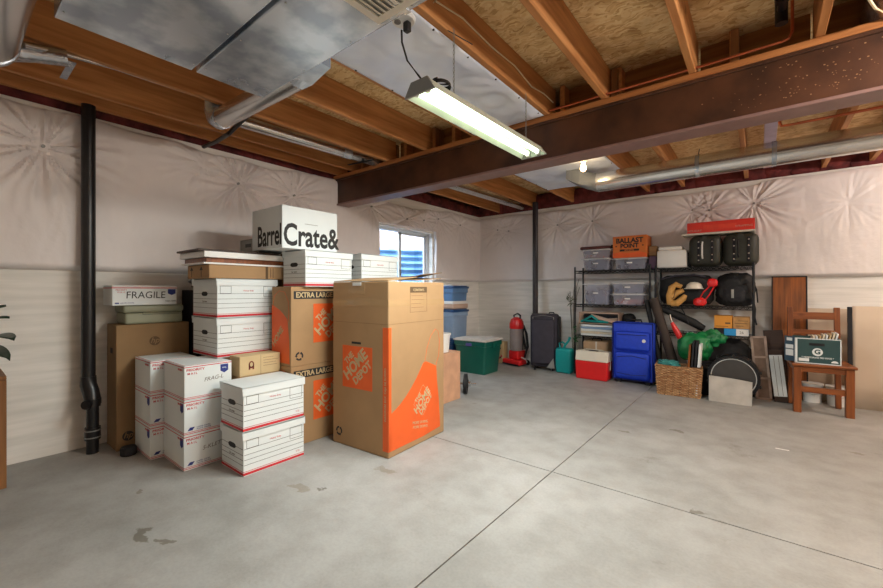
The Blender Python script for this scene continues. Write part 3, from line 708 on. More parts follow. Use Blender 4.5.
def pm(x0, x1, y0, y1, k, label, rz=0, hand='', ship=True):
    w, d, h = x1-x0, y1-y0, PMZ-.001
    e = empty('mailing_box', ((x0+x1)/2, (y0+y1)/2, PMZ*k), rz, label, 'box', 'white mailing boxes with red lines')
    e = MB().box(-w/2, -d/2, 0, w/2, d/2, h, .0025, 1).build('carton', 'white_card', e)
    FX, FY, FZ = fm('+X', w, d), fm('-Y', w, d), fm('+Z', w, d, h)
    for F, q in ((FX, d/2), (FY, w/2)): rects(MB(), F, [(-q, h-.012, q, h-.007), (-q, .008, q, .012), (-q, .018, q, .021)]).build('red_line', 'red_ink', e)
    mb = MB(); rects(mb, FZ, [(-w/2+.006, -d/2+.006, w/2-.006, -d/2+.010), (w/2-.010, -d/2+.006, w/2-.006, d/2-.006)])
    mb.build('red_line', 'red_ink', e)
    text('lettering', 'PRIORITY', .022, 'red_ink', e, FX, -d/2+.012, h-.030, align='LEFT', bold=.02, sx=1.2)
    text('lettering', 'M A I L', .020, 'red_ink', e, FX, -d/2+.018, h-.054, align='LEFT', bold=.02)
    text('lettering', 'PRIORITY', .018, 'red_ink', e, FY, w/2-.11, h-.030, align='LEFT', bold=.02, sx=1.1)
    sx = d/2-.05 if k == 2 else -d/2+.05
    if k == 2:
        mb = MB(); mb.prism([(sx-.026, h-.018), (sx-.026, h-.062), (sx, h-.078), (sx+.026, h-.062), (sx+.026, h-.018)], FX, PT); mb.build('emblem', 'blue_ink', e)
        text('lettering', 'MAIL', .014, 'white_card', e, FX, sx, h-.042, t=PT*3)
    else:
        mb = MB(); mb.prism([(-.026+w/2-.04, h-.02), (-.026+w/2-.04, h-.07), (w/2-.04, h-.085), (.026+w/2-.04, h-.07), (.026+w/2-.04, h-.02)], FY, PT); mb.build('emblem', 'blue_ink', e)
        mb = MB(); mb.prism([(-d/2+.02, .030), (-d/2+.035, .05), (-d/2+.065, .05), (-d/2+.055, .038), (-d/2+.05, .030)], FX, PT); mb.build('emblem', 'blue_ink', e)
        text('lettering', 'UNITED STATES', .012, 'blue_ink', e, FX, -d/2+.075, .044, align='LEFT'); text('lettering', 'POSTAL SERVICE', .012, 'blue_ink', e, FX, -d/2+.075, .031, align='LEFT')
    if hand: text('handwriting', hand, .038, 'grey_ink', e, FX, .03, h*.55, rot=.08, shear=.3)
    return e
hands = ['5-KLETT', '', 'FRAG-L']
where = ['bottom', 'middle', 'top']
for k in range(3):
    pm(-3.352+.004*k, -2.974+.003*k, 1.006, 1.308, k, f'white mailing box with red lines, {where[k]} of the right stack of three', .0, hands[k])
for k in range(3):
    pm(-3.705, -3.356, .925, 1.228, k, f'white mailing box with red lines, {where[k]} of the stack against the tall carton', .0)
def carton(name, x0, x1, y0, y1, z0, h, m, label, rz=0, tape=True, bev=.003):
    w, d = x1-x0, y1-y0
    e = empty(name, ((x0+x1)/2, (y0+y1)/2, z0), rz, label, 'box')
    MB().box(-w/2, -d/2, 0, w/2, d/2, h, bev, 1).build('carton', m, e)
    if tape:
        MB().box(-.025, -d/2-.001, h-.07, .025, -d/2-.0003, h, 0).box(-.025, -d/2-.001, h, .025, d/2, h+.001).build('tape', 'tape', e)
    return [c for c in e.children if c.name.startswith('carton')][0], fm('+X', w, d), fm('-Y', w, d), w, d
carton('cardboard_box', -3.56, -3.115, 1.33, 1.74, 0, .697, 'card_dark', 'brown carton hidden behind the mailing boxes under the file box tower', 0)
banker('file_box', -3.56, -3.102, 1.262, 1.735, .699, .293, 'white lidded file box standing on the mailing boxes, lower of the tower')
banker('file_box', -3.562, -3.104, 1.262, 1.735, .9925, .293, 'white lidded file box, upper of the tower under the flat brown carton')
e, FX, FY, w, d = carton('cardboard_box', -3.085, -2.925, 1.345, 1.655, 0, .57, 'card', 'plain brown carton squeezed behind the front file boxes')
e, FX, FY, w, d = carton('wine_box', -3.085, -2.925, 1.345, 1.655, .571, .145, 'card_light', 'small yellowish box with a red drawing of a face, behind the front file boxes', tape=False)
mb = MB(); mb.prism([(-.07+.02*math.cos(a*PI/10), .08+.027*math.sin(a*PI/10)) for a in range(20)], FX, PT); rects(mb, FX, [(-.09, .045, -.078, .085), (-.062, .045, -.05, .085)]); mb.build('hair_print', mat('dark red ink', (120, 44, 36), .7), e)
mb = MB(); mb.prism([(-.07+.011*math.cos(a*PI/8), .082+.016*math.sin(a*PI/8)) for a in range(16)], FX, PT*2); mb.build('face_print', 'card_light', e)
mb = MB(); rects(mb, FX, [(.0, .0, .0015, .144), (.02, .10, .14, .102), (.02, .08, .12, .082), (.02, .06, .13, .062), (.02, .12, .10, .122)]); mb.build('printed_line', 'brown_ink', e)
# flat brown carton on the tower, framed pictures on top
e, FX, FY, w, d = carton('flat_carton', -3.50, -3.10, 1.21, 1.79, 1.287, .10, 'card', 'flat brown carton with black arrows lying on the file box tower', tape=False)
mb = MB()
for q in (-.12, .06): mb.prism([(q-.004, .01), (q+.004, .01), (q+.004, .06), (q+.03, .06), (q, .088), (q-.03, .06), (q-.004, .06)], FY, PT)
mb.build('arrow_print', 'ink', e)
mb = MB(); rects(mb, FX, [(.13, 0, .15, .1), (.17, .01, .175, .09), (.19, .01, .195, .09)]); mb.build('printed_line', 'brown_ink', e)
def framed(name, x0, x1, y0, y1, z0, h, m, m2, label, rz=0):
    w, d = x1-x0, y1-y0
    e = empty(name, ((x0+x1)/2, (y0+y1)/2, z0), rz, label, 'frame', 'frames lying on the file box tower')
    t = .03
    mb = MB(); mb.box(-w/2, -d/2, 0, w/2, -d/2+t, h, .002, 1).box(-w/2, d/2-t, 0, w/2, d/2, h, .002, 1).box(-w/2, -d/2+t, 0, -w/2+t, d/2-t, h).box(w/2-t, -d/2+t, 0, w/2, d/2-t, h); mb.build('frame', m, e)
    MB().box(-w/2+t, -d/2+t, .004, w/2-t, d/2-t, h-.005).build('backing', m2, e)
    return e
framed('picture_frame', -3.51, -3.09, 1.17, 1.80, 1.388, .012, 'white', 'white_card', 'thin white frame lying lowest of the stacked frames')
framed('picture_frame', -3.50, -3.10, 1.19, 1.79, 1.401, .034, 'chair', 'white_card', 'reddish brown wooden frame in the middle of the stacked frames')
framed('picture_frame', -3.51, -3.07, 1.16, 1.80, 1.436, .042, 'white', 'white_card', 'thick white frame near the top of the stacked frames', .02)
tag(MB().box(-.20, -.33, 0, .21, .33, .014, .002, 1).build('dark_board', 'dark_wood'), 'thin dark board lying on top of the stacked frames', 'board', loc=(-3.29, 1.46, 1.479))
# extra large cartons
def home_logo(e, F, a, b, s, m='card_light'):
    mb = MB(); rects(mb, F, [(a-s/2, b-s/2, a+s/2, b+s/2)]); mb.build('logo_square', 'orange', e)
    r = math.radians(43); c, sn = math.cos(r), math.sin(r)
    for t, sz, u, v, k in (('THE', .20, -.06, .33, 1.), ('HOME', .36, .0, .08, 1.), ('DEPOT', .25, .05, -.20, 1.)):
        text('lettering', t, sz*s, m, e, F, a+(u*c-v*sn)*s, b+(u*sn+v*c)*s, rot=r, bold=.032, t=PT*3, sx=.92)
def recycle(e, F, a, b, s):
    mb = MB()
    for k in range(3):
        t = PI/2+k*2*PI/3
        pts = []
        for q in range(7): pts.append((s*math.cos(t+.0+q*.24), s*math.sin(t+q*.24)))
        for q in range(6, -1, -1): pts.append((s*.6*math.cos(t+q*.24), s*.6*math.sin(t+q*.24)))
        mb.prism([(a+p[0], b+p[1]) for p in pts], F, PT)
        q = 6*.24; mb.prism([(a+s*1.18*math.cos(t+q), b+s*1.18*math.sin(t+q)), (a+s*.8*math.cos(t+q+.42), b+s*.8*math.sin(t+q+.42)), (a+s*.42*math.cos(t+q), b+s*.42*math.sin(t+q))], F, PT)
    mb.build('recycling_print', 'ink', e)
def apron(e, F, pts, m='orange', lace=None):
    mb = MB(); mb.prism(pts, F, PT); mb.build('apron_print', m, e)
    if lace:
        mb = MB()
        mb.tube([F @ Vector((p[0], p[1], 0)) for p in lace], .0022, 5); mb.build('apron_line', m, e)
for k, lab in ((0, 'extra large brown carton with an orange logo, on the floor behind the file boxes'), (1, 'extra large brown carton with an orange logo, stacked on the lower one')):
    h = .612
    e, FX, FY, w, d = carton('moving_box', -3.06, -2.782, 1.662, 2.26, k*.6135, h, 'card', lab, tape=False)
    mb = MB(); rects(mb, FX, [(-d/2+.022, h-.095, d/2-.01, h-.035)]); mb.build('label_band', 'grey_ink' if False else 'ink', e)
    text('lettering', 'EXTRA LARGE BOX', .056, 'card_light', e, FX, -d/2+.04, h-.066, align='LEFT', bold=.03, t=PT*3, sx=.94)
    home_logo(e, FX, .05, h-.29, .31)
    recycle(e, FX, -d/2+.07, .075, .034)
    apron(e, FY, [(-w/2, .02), (w/2-.02, .02), (w/2-.025, .2), (w/2-.05, .36), (0.03, .40), (-.02, .43), (-w/2, .47)], lace=[(-.12, .47), (-.10, .54), (-.03, .58), (.05, .57), (.1, .5), (.11, .4), (.10, .34)])
    text('lettering', 'HOME', .07, 'card_light', e, FY, -.05, .22, rot=.8, bold=.02, t=PT*3)
banker('file_box', -3.07, -2.738, 1.755, 2.215, 1.2265, .287, 'white lidded file box carrying the big white carton, top of the moving boxes', .0)
bb = banker('file_box', -3.05, -2.725, 2.30, 2.755, 1.2265, .293, 'white lidded file box behind the wardrobe carton, under the window', .0)
carton('cardboard_box', -3.30, -2.72, 2.27, 2.86, 0, .613, 'card', 'brown carton hidden behind the wardrobe carton, lower')
carton('cardboard_box', -3.30, -2.72, 2.27, 2.86, .6135, .6125, 'card', 'brown carton hidden behind the wardrobe carton, upper')
# big white store carton
e, FX, FY, w, d = carton('store_box', -3.26, -2.80, 1.60, 2.10, 1.5175, .325, 'white_card', 'big white carton with bold black lettering at the very top of the boxes', tape=False)
text('lettering', 'Crate&', .235, 'ink', e, FX, -d/2+.008, .098, align='LEFT', bold=.024, sx=.72)
text('lettering', 'Barrel', .225, 'ink', e, FY, w/2-.005, .098, align='RIGHT', bold=.02, sx=.66)
MB().box(-.0005, -.06, 0, .0, .06, .003).build('handle_slit', 'grey_ink', e).location = (w/2+.0005, .0, .20)
e, FX, FY, w, d = carton('card_bin', -3.60, -3.30, 1.66, 1.95, 1.287, .35, 'card_shaded', 'open file bin painted shadow grey, standing behind the frames on the tower', tape=False)
MB().box(-.05, -d/2-.002, .28, .05, -d/2-.0005, .31, 0).build('handle_hole', 'pipe_black', e)
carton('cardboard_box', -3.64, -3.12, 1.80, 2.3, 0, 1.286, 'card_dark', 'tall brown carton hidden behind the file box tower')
# tall carton on the left
e, FX, FY, w, d = carton('tall_carton', -3.99, -3.73, .817, 1.30, 0, .937, 'card_dark', 'tall plain brown carton standing beside the drain pipe', tape=False)
for (a, b) in ((0, .80), (-.17, .10)):
    mb = MB(); mb.prism([(a+.036*math.cos(t*PI/12), b+.036*math.sin(t*PI/12)) for t in range(24)], FX, PT); mb.build('round_logo', 'brown_ink' if b > .5 else 'ink', e)
    text('lettering', 'hp', .06, 'card_dark', e, FX, a, b+.004, bold=.01, t=PT*3, shear=.3)
MB().box(-.03, -d/2-.001, .72, .03, -d/2-.0003, .76).build('handle_hole', 'ink', e)
cs = empty('printer', (-3.855, 1.06, .938), 0, 'greyish beige office machine lying on the tall carton', 'machine')
mb = MB(); mb.box(-.125, -.19, 0, .125, .195, .088, .018, 3); mb.build('lower_case', 'mould', cs, True)
MB().box(-.13, -.20, .089, .13, .20, .145, .016, 3).build('upper_case', 'mould', cs, True)
mb = MB(); rects(mb, fm('+X', .262, .4), [(-.16, .088, -.08, .0905), (-.08, .072, .18, .0745), (-.0825, .072, -.08, .0905)]); mb.build('seam_line', 'ink', cs)
e, FX, FY, w, d = carton('fragile_box', -3.97, -3.715, .79, 1.205, 1.0845, .150, 'white_card', 'long white mailing box with FRAGILE handwritten on it, topmost on the tall carton', tape=False)
text('handwriting', 'FRAGILE', .075, 'ink', e, FX, 0, .075, bold=.0, sx=.92, shear=.05)
rects(MB(), FX, [(-d/2, .128, d/2, .134), (-d/2, .138, d/2, .1395)]).build('red_line', 'red_ink', e); rects(MB(), FY, [(-w/2, .128, w/2, .134)]).build('red_line', 'red_ink', e)
text('lettering', 'PRIORITY', .016, 'red_ink', e, FX, -d/2+.02, .115, align='LEFT'); text('lettering', 'M A I L', .016, 'red_ink', e, FX, -d/2+.03, .098, align='LEFT')
mb = MB(); mb.prism([(.145, .122), (.145, .088), (.172, .075), (.199, .088), (.199, .122)], FX, PT); rects(mb, FX, [(-d/2+.015, .012, -d/2+.04, .022)]); mb.build('emblem', 'blue_ink', e)
text('lettering', 'UNITED STATES', .012, 'blue_ink', e, FX, -d/2+.045, .017, align='LEFT'); text('lettering', 'usps.com', .02, 'ink', e, FX, .165, .03)
# bag, and a dark block standing in for the shadowed gap behind
cl = MB().blob((0, 0, .07), (.22, .34, .14), 5, .3, 3.).build('plastic_bag', mat('grey plastic bag', (120, 124, 122), .3, var=.3, scale=20), None, True)
tag(cl, 'crumpled grey plastic bag on the dark block between the fragile box and the tower', 'bag', loc=(-3.80, 1.52, 1.20))
e, *_ = carton('shadow_block', -3.98, -3.67, 1.33, 1.72, 0, 1.20, 'charcoal2', 'dark block standing in for shadow and stored things behind the mailing boxes', tape=False)
rr = MB(); rr.lathe([(.02, 0), (.045, .0), (.05, .008), (.05, .052), (.045, .06), (.02, .06)], (0, 0, 0), 20); 
tag(rr.build('tape_roll', 'charcoal2', None, True), 'small dark roll of tape on the floor beside the mailing boxes', 'tape roll', loc=(-3.60, .86, 0))
# wardrobe carton
wx0, wx1, wy0, wy1, wh = -2.675, -2.08, 1.965, 2.655, 1.262
e, FX, FY, w, d = carton('wardrobe_box', wx0, wx1, wy0, wy1, 0, wh, 'card', 'tall brown wardrobe carton with orange apron print in the middle of the room', .06, tape=False, bev=.006)
apx = lambda Y: Y-2.3425
P = [(2.018, .31), (2.075, .335), (2.13, .365), (2.19, .405), (2.25, .455), (2.32, .525), (2.37, .585), (2.40, .625), (2.44, .63), (2.50, .605), (2.575, .575), (2.585, .45), (2.61, .30), (2.63, .06), (2.40, .045), (2.0, .045)]
apron(e, FX, [(apx(a), b) for a, b in P], lace=[(apx(a), b) for a, b in ((2.42, .63), (2.45, .74), (2.50, .83), (2.56, .88), (2.60, .86), (2.62, .78), (2.61, .66), (2.57, .58))])
r = math.radians(40); ca, cb = apx(2.395), .32
mb = MB()
for (p, q) in (((-.0, .165), (.115, .03)), ((.115, .03), (0, -.135)), ((0, -.135), (-.115, .0)), ((-.115, 0), (0, .165))):
    mb.tube([FX @ Vector((ca+p[0], cb+p[1]*.8, 0)), FX @ Vector((ca+q[0], cb+q[1]*.8, 0))], .0018, 5)
mb.build('logo_outline', 'card_light', e)
for t, sz, u, v in (('THE', .045, -.02, .07), ('HOME', .082, .0, .015), ('DEPOT', .06, .01, -.045)):
    text('lettering', t, sz, 'card_light', e, FX, ca+u*math.cos(r)-v*math.sin(r), cb+u*math.sin(r)+v*math.cos(r), rot=r, bold=.03, t=PT*3)
text('lettering', 'MORE SAVING.', .03, 'card_light', e, FX, ca-.03, .165, rot=-.18, t=PT*3); text('lettering', 'MORE DOING.', .03, 'card_light', e, FX, ca-.03, .13, rot=-.18, t=PT*3)
mb = MB(); rects(mb, FY, [(w/2-.055, .045, w/2-.001, .93)]); mb.build('orange_stripe', 'orange', e)
mb = MB(); rects(mb, FX, [(-d/2+.001, .045, -d/2+.03, .93)]); mb.build('orange_stripe', 'orange', e)
text('lettering', 'WARDROBE BOX  CAJA DE ROPERO', .026, 'card_light', e, FY, w/2-.03, .45, rot=PI/2, t=PT*3, sx=.9)
home_logo(e, FY, -.022, .615, .32)
recycle(e, FY, -w/2+.075, .10, .035)
MB().box(-.05, 0, -.008, .05, .0006, .008, .0).build('handle_slit', 'ink', e).location = (-.03, -d/2-.001, .80)
mb = MB(); rects(mb, FX, [(-d/2+.004, .952, d/2-.004, .955)]); rects(mb, FY, [(-w/2+.004, .952, w/2-.004, .955)]); mb.build('crease', 'card_dark', e)
mb = MB(); rects(mb, FX, outline(-.105, 1.03, .105, 1.225, .002)+[(-.09, 1.155, .05, 1.157), (-.09, 1.125, .07, 1.127), (-.09, 1.095, .03, 1.097), (-.09, 1.065, .06, 1.067)]); mb.build('printed_form', 'brown_ink', e)
mb = MB(); rects(mb, FX, [(-.103, 1.18, .103, 1.223)]); mb.build('form_header', 'brown_ink', e)
text('lettering', 'CONTENTS', .026, 'card_light', e, FX, 0, 1.20, t=PT*3)
mb = MB(); rects(mb, FY, [(-.10, 1.17, .06, 1.262), (-.04, 1.10, .11, 1.14)]); rects(mb, FX, [(-d/2, 1.08, d/2, 1.128)], PT*.6); rects(mb, FY, [(-w/2, 1.08, w/2, 1.128)], PT*.6); mb.build('tape', 'tape', e)
MB().obox((-.02, -d/2-.004, 1.245), (.09, .004, .025)).build('torn_tape', 'white', e)
e = e.parent
mb = MB(); mb.obox((-.0, -d/4+.0, wh+.022), (w*.97, d*.49, .005), (.10, 0, 0)); mb.build('flap', 'card', e)
mb = MB(); mb.obox((-.02, d/4, wh+.033), (w*.97, d*.50, .005), (.06, .03, 0)); mb.build('flap', 'card', e)
MB().obox((w/4, d/4+.03, wh+.055), (w*.45, d*.42, .004), (.08, -.14, .05)).build('flap', 'card_dark', e)
# carton, white tub and weight behind the wardrobe carton
carton('cardboard_box', -3.05, -2.60, 3.25, 3.60, 0, .525, mat('pinkish cardboard', (214, 164, 130), .8), 'pinkish brown carton half hidden behind the wardrobe carton')
tb = empty('white_tub', (-2.73, 3.42, .5265), 0, 'white plastic tub standing on the pinkish carton', 'tub')
MB().lathe([(.0, 0), (.085, 0), (.10, .17), (.105, .2)], (0, 0, 0), 24).build('tub_body', 'white', tb, True); MB().lathe([(0, .202), (.11, .202), (.11, .185), (.1, .185)], (0, 0, 0), 24).build('rim', 'white', tb, True)
db = empty('dumbbell', (-2.665, 3.80, 0), .5, 'black weight plate dumbbell with a chrome bar on the floor', 'dumbbell')
for x in (-.26, -.02): MB().lathe([(.0, -.012), (.05, -.012), (.05, 0), (.09, .004), (.095, 0), (.115, 0), (.115, .035), (.095, .035), (.09, .031), (.05, .035), (.05, .047), (0, .047)], (x, 0, .115), 28, 'X').build('plate', 'rubber', db, True)
MB().cyl((-.36, 0, .115), (.12, 0, .115), .013, n=14).build('bar', 'chrome', db, True)
MB().cyl((.032, 0, .115), (.055, 0, .115), .03, n=16).build('collar', 'chrome', db, True)

# ------------------------------------------------------------------ totes by the corner
def tote(name, x, y, z0, w, d, h, mb_, ml, label, rz=0, taper=.93, lidh=.035, group=None, rib=True, cat='tote'):
    e = empty(name, (x, y, z0), rz, label, cat, group)
    m = MB(); hb = h-lidh; wt, dt = w-.03, d-.03; wb, db_ = wt*taper, dt*taper
    c = .03
    def ring(ww, dd, z):
        p = []
        for sx_, sy_ in ((1, 1), (-1, 1), (-1, -1), (1, -1)):
            a0 = {(1, 1): 0, (-1, 1): PI/2, (-1, -1): PI, (1, -1): 1.5*PI}[(sx_, sy_)]
            for q in range(4):
                a = a0+q*PI/6; p.append(m.b.verts.new((sx_*(ww/2-c)+c*math.cos(a), sy_*(dd/2-c)+c*math.sin(a), z)))
        return p
    zs = [(wb, db_, 0), (wt, dt, hb-.07), (w-.006, d-.006, hb-.065), (w-.006, d-.006, hb)] if rib else [(wb, db_, 0), (wt, dt, hb)]
    R = [ring(*q) for q in zs]
    for A, B in zip(R, R[1:]):
        for k in range(16): m.b.faces.new((A[k], A[(k+1) % 16], B[(k+1) % 16], B[k]))
    m.b.faces.new(R[0][::-1]); 
    if name != 'clear_bin': m.b.faces.new(R[-1])
    m.build('body', mb_, e, True)
    MB().box(-w/2-.004, -d/2-.004, hb, w/2+.004, d/2+.004, h-.012, .008, 2).box(-w/2+.02, -d/2+.02, h-.014, w/2-.02, d/2-.02, h, .006, 2).build('lid', ml, e, True)
    return e
e = tote('storage_tote', -3.265, 4.97, 0, .56, .48, .50, 'green', mat('pale lid plastic', (214, 206, 198), .4), 'dark green storage tote with a pale lid near the corner', 0.0, .86)
MB().box(-.05, -.252, .395, .05, -.243, .44, .004).build('latch', mat('purple plastic', (90, 76, 150), .4), e)
MB().box(.282, -.05, .38, .30, .05, .44, .004).build('handle', 'green', e)
for (z0, h, a, b, l) in ((0, .455, 'blue_lid', 'blue_lid', 'dark blue storage tote at the bottom of the tote stack behind the green tote'), (.456, .445, 'grey_tote', 'blue_lid', 'large pale blue tote with a blue lid in the tote stack by the window wall'),
                        (.902, .125, 'tan', 'white', 'shallow tan tote with a white lid in the tote stack by the window wall'), (1.028, .24, 'blue_tote', 'blue_lid', 'blue tote with a dark blue lid topmost of the stack by the window wall')):
    e = tote('storage_tote', -3.83, 5.10, z0, .33, .42, h, a, b, l, 0, .95, .045)
tag(MB().box(-.15, -.2, 0, .15, .2, .012, .004).build('white_tray', 'white', None), 'white tray lying on the topmost blue tote', 'tray', loc=(-3.83, 5.10, 1.269))
# floral box behind
e = empty('floral_box', (-3.38, 5.80, 0), 0, 'small beige box with red and green flower print beside the vacuum', 'box')
MB().box(-.11, -.07, 0, .11, .07, .35, .004).build('carton', 'card_light', e)
F = fm('-Y', .22, .14); 
for i in range(11):
    a, b = rnd.uniform(-.08, .08), rnd.uniform(.03, .32); mb = MB(); mb.prism([(a+.022*math.cos(t*PI/5)*(1 if t % 2 else .6), b+.022*math.sin(t*PI/5)*(1 if t % 2 else .6)) for t in range(10)], F, PT); mb.build('flower_print', ['red_ink', 'leaf', 'brown_ink'][i % 3], e)

# ------------------------------------------------------------------ vacuum
v = empty('vacuum_cleaner', (-3.06, 5.80, 0), -.25, 'red upright vacuum cleaner standing by the back wall', 'vacuum')
mb = MB(); mb.prism([(-.18, -.16), (.18, -.16), (.19, -.10), (.15, .06), (.08, .12), (-.08, .12), (-.15, .06), (-.19, -.10)], Matrix.Translation((0, 0, .02)), .075)
o = mb.build('floor_head', 'red', v); bv = o.modifiers.new('round', 'BEVEL'); bv.width = .02; bv.segments = 3
MB().box(-.17, -.165, .012, .17, -.12, .035, .005).build('bumper', 'charcoal2', v)
for x in (-.13, .13): MB().cyl((x-.012, .1, .04), (x+.012, .1, .04), .04, n=18).build('wheel', 'rubber', v, True)
MB().box(-.105, -.10, .09, .105, .10, .235, .03, 3).build('motor_housing', 'red', v, True)
MB().box(-.06, .02, .2, .06, .09, .70, .015, 3).build('spine', 'charcoal2', v, True)
MB().lathe([(.0, .235), (.095, .235), (.105, .28), (.105, .56), (.1, .58), (0, .58)], (0, -.02, 0), 24).build('dust_canister', 'glaze', v, True)
MB().lathe([(.0, .26), (.05, .26), (.045, .54), (0, .55)], (0, -.02, 0), 18).build('filter', 'charcoal', v, True)
MB().lathe([(.108, .58), (.116, .60), (.114, .66), (.09, .73), (.03, .765), (0, .765)], (0, -.015, 0), 24).build('canister_lid', 'red', v, True)
MB().tube([(-.06, .0, .74), (-.07, .0, .79), (0, .0, .82), (.07, .0, .79), (.06, .0, .74)], .013, 10).build('carry_handle', 'charcoal2', v, True)
MB().tube([(0, .07, .66), (0, .085, .80), (0, .07, .93), (0, .02, .96)], .016, 10).build('push_handle', 'charcoal2', v, True).scale = (1, 1, .85)
MB().tube([(.10, .06, .12), (.15, .08, .3), (.115, .09, .5), (.08, .07, .62), (.04, .08, .5), (.09, .1, .25)], .02, 12).build('hose', 'charcoal2', v, True)
MB().tube([(.10, -.02, .13), (.14, .02, .11), (.15, .06, .05)], .012, 10).build('pedal', 'white', v, True)

# charcoal suitcase
s = empty('suitcase', (-2.56, 5.74, 0), .26, 'charcoal fabric suitcase standing on wheels by the dark pipe', 'suitcase')
MB().box(-.20, -.14, .05, .20, .14, .84, .05, 4).build('shell', 'charcoal', s, True)
MB().box(-.17, -.175, .10, .165, -.135, .77, .03, 4).build('front_pocket', 'charcoal', s, True)
MB().box(.195, -.12, .1, .225, .12, .80, .02, 3).build('side_panel', 'charcoal2', s, True)
MB().tube([(-.15, -.15, .10), (-.152, -.15, .80), (.0, -.152, .825), (.15, -.15, .80), (.15, -.15, .1)], .006, 6).build('piping', 'greymetal', s, True)
MB().tube([(.06, .0, .83), (.07, .0, .86), (.13, .0, .86), (.14, 0, .83)], .01, 8).build('carry_handle', 'charcoal2', s, True)
for x in (-.13, .13): MB().cyl((x-.012, -.12, .03), (x+.012, -.12, .03), .03, n=16).build('wheel', 'rubber', s, True)
for x in (-.13, .13): MB().cyl((x-.012, .12, .03), (x+.012, .12, .03), .03, n=16).build('wheel', 'rubber', s, True)
MB().prism([(.05, .05), (.17, .05), (.15, .2)], fm('-Y', 0, .34), .012).build('corner_guard', 'greymetal', s)
# teal jug
j = empty('watering_can', (-2.215, 5.66, 0), .0, 'teal plastic watering can between the charcoal suitcase and the red cooler', 'watering can')
MB().box(-.12, -.08, 0, .115, .08, .36, .035, 4).build('can_body', 'teal', j, True)
MB().tube([(-.02, 0, .34), (.0, 0, .40), (.05, 0, .46), (.075, 0, .52)], [.022, .018, .016, .02], 12).build('spout', 'teal', j, True)
MB().tube([(-.07, 0, .35), (-.085, 0, .42), (-.04, 0, .445), (.01, 0, .41)], .012, 10).build('handle', 'teal', j, True)

# ------------------------------------------------------------------ wire racks
def rack(x0, x1, y0, y1, zs, top, label):
    e = empty('wire_rack', ((x0+x1)/2, (y0+y1)/2, 0), 0, label, 'rack')
    w, d = x1-x0, y1-y0
    for sx_ in (-1, 1):
        for sy_ in (-1, 1):
            MB().cyl((sx_*w/2, sy_*d/2, 0), (sx_*w/2, sy_*d/2, top), .0125, n=12).sph((sx_*w/2, sy_*d/2, top), .0135, n=10).build('post', 'black_metal', e, True)
    for z in zs:
        mb = MB()
        for sy_ in (-1, 1):
            mb.cyl((-w/2, sy_*d/2, z), (w/2, sy_*d/2, z), .0045, n=6).cyl((-w/2, sy_*d/2, z-.03), (w/2, sy_*d/2, z-.03), .0045, n=6)
            n = int(w/.06)
            for i in range(n):
                xx = -w/2+(i+.0)*w/n; mb.cyl((xx, sy_*d/2, z-.03), (xx+w/n/2, sy_*d/2, z), .0025, n=5).cyl((xx+w/n/2, sy_*d/2, z), (xx+w/n, sy_*d/2, z-.03), .0025, n=5)
        for sx_ in (-1, 1): mb.cyl((sx_*w/2, -d/2, z), (sx_*w/2, d/2, z), .0045, n=6).cyl((sx_*w/2, -d/2, z-.03), (sx_*w/2, d/2, z-.03), .0045, n=6)
        n = int(w/.028)
        for i in range(1, n): mb.cyl((-w/2+i*w/n, -d/2, z), (-w/2+i*w/n, d/2, z), .002, n=5, caps=False)
        mb.cyl((-w/2, 0, z-.008), (w/2, 0, z-.008), .004, n=6)
        mb.build('shelf', 'black_metal', e)
    return e
rack(-2.083, -1.108, 5.70, 6.04, (1.472, .992, .55, .12), 1.52, 'black wire shelving rack holding clear bins, left of the two')
rack(-1.042, -.058, 5.70, 6.04, (1.472, 1.002, .665, .12), 1.50, 'black wire shelving rack holding black bags, right of the two')

def clearbin(x, z0, w, d, h, label, cont='contents_b', y=5.87, fill=.75):
    e = tote('clear_bin', x, y, z0, w, d, h, 'clear', 'clear_lid', label, 0, .9, .02, 'clear plastic storage bins', False, 'bin')
    MB().box(-.035, -d/2-.001, h*.50, .035, -d/2+.004, h*.50+.018, .002).build('paper_label', 'white', e)
    c = MB().blob((0, 0, (h-.03)*fill/2+.006), (w*.80, d*.78, (h-.03)*fill), int(x*50), .12, 3., 5).build('folded_clothes', cont, None, True)
    tag(c, ('dark clothes' if cont == 'contents_b' else 'red and white fabric')+' packed inside the '+label.replace('clear plastic ', ''), 'clothes', loc=(x, y, z0), kind='stuff')
    return e
T = 1.4775
clearbin(-1.80, T, .40, .30, .17, 'clear plastic bin on the left end of the top shelf')
clearbin(-1.80, T+.171, .42, .30, .125, 'clear plastic bin stacked second on the left of the top shelf', 'contents_r', fill=.4)
clearbin(-1.36, T, .43, .30, .155, 'clear plastic bin under the orange carton')
m2 = .9975
clearbin(-1.80, m2, .38, .30, .30, 'tall clear plastic bin on the left of the second shelf')
clearbin(-1.385, m2, .43, .30, .155, 'clear plastic bin with red contents on the right of the second shelf', 'contents_r', fill=.6)
clearbin(-1.385, m2+.156, .43, .30, .15, 'clear plastic bin stacked upper right on the second shelf')
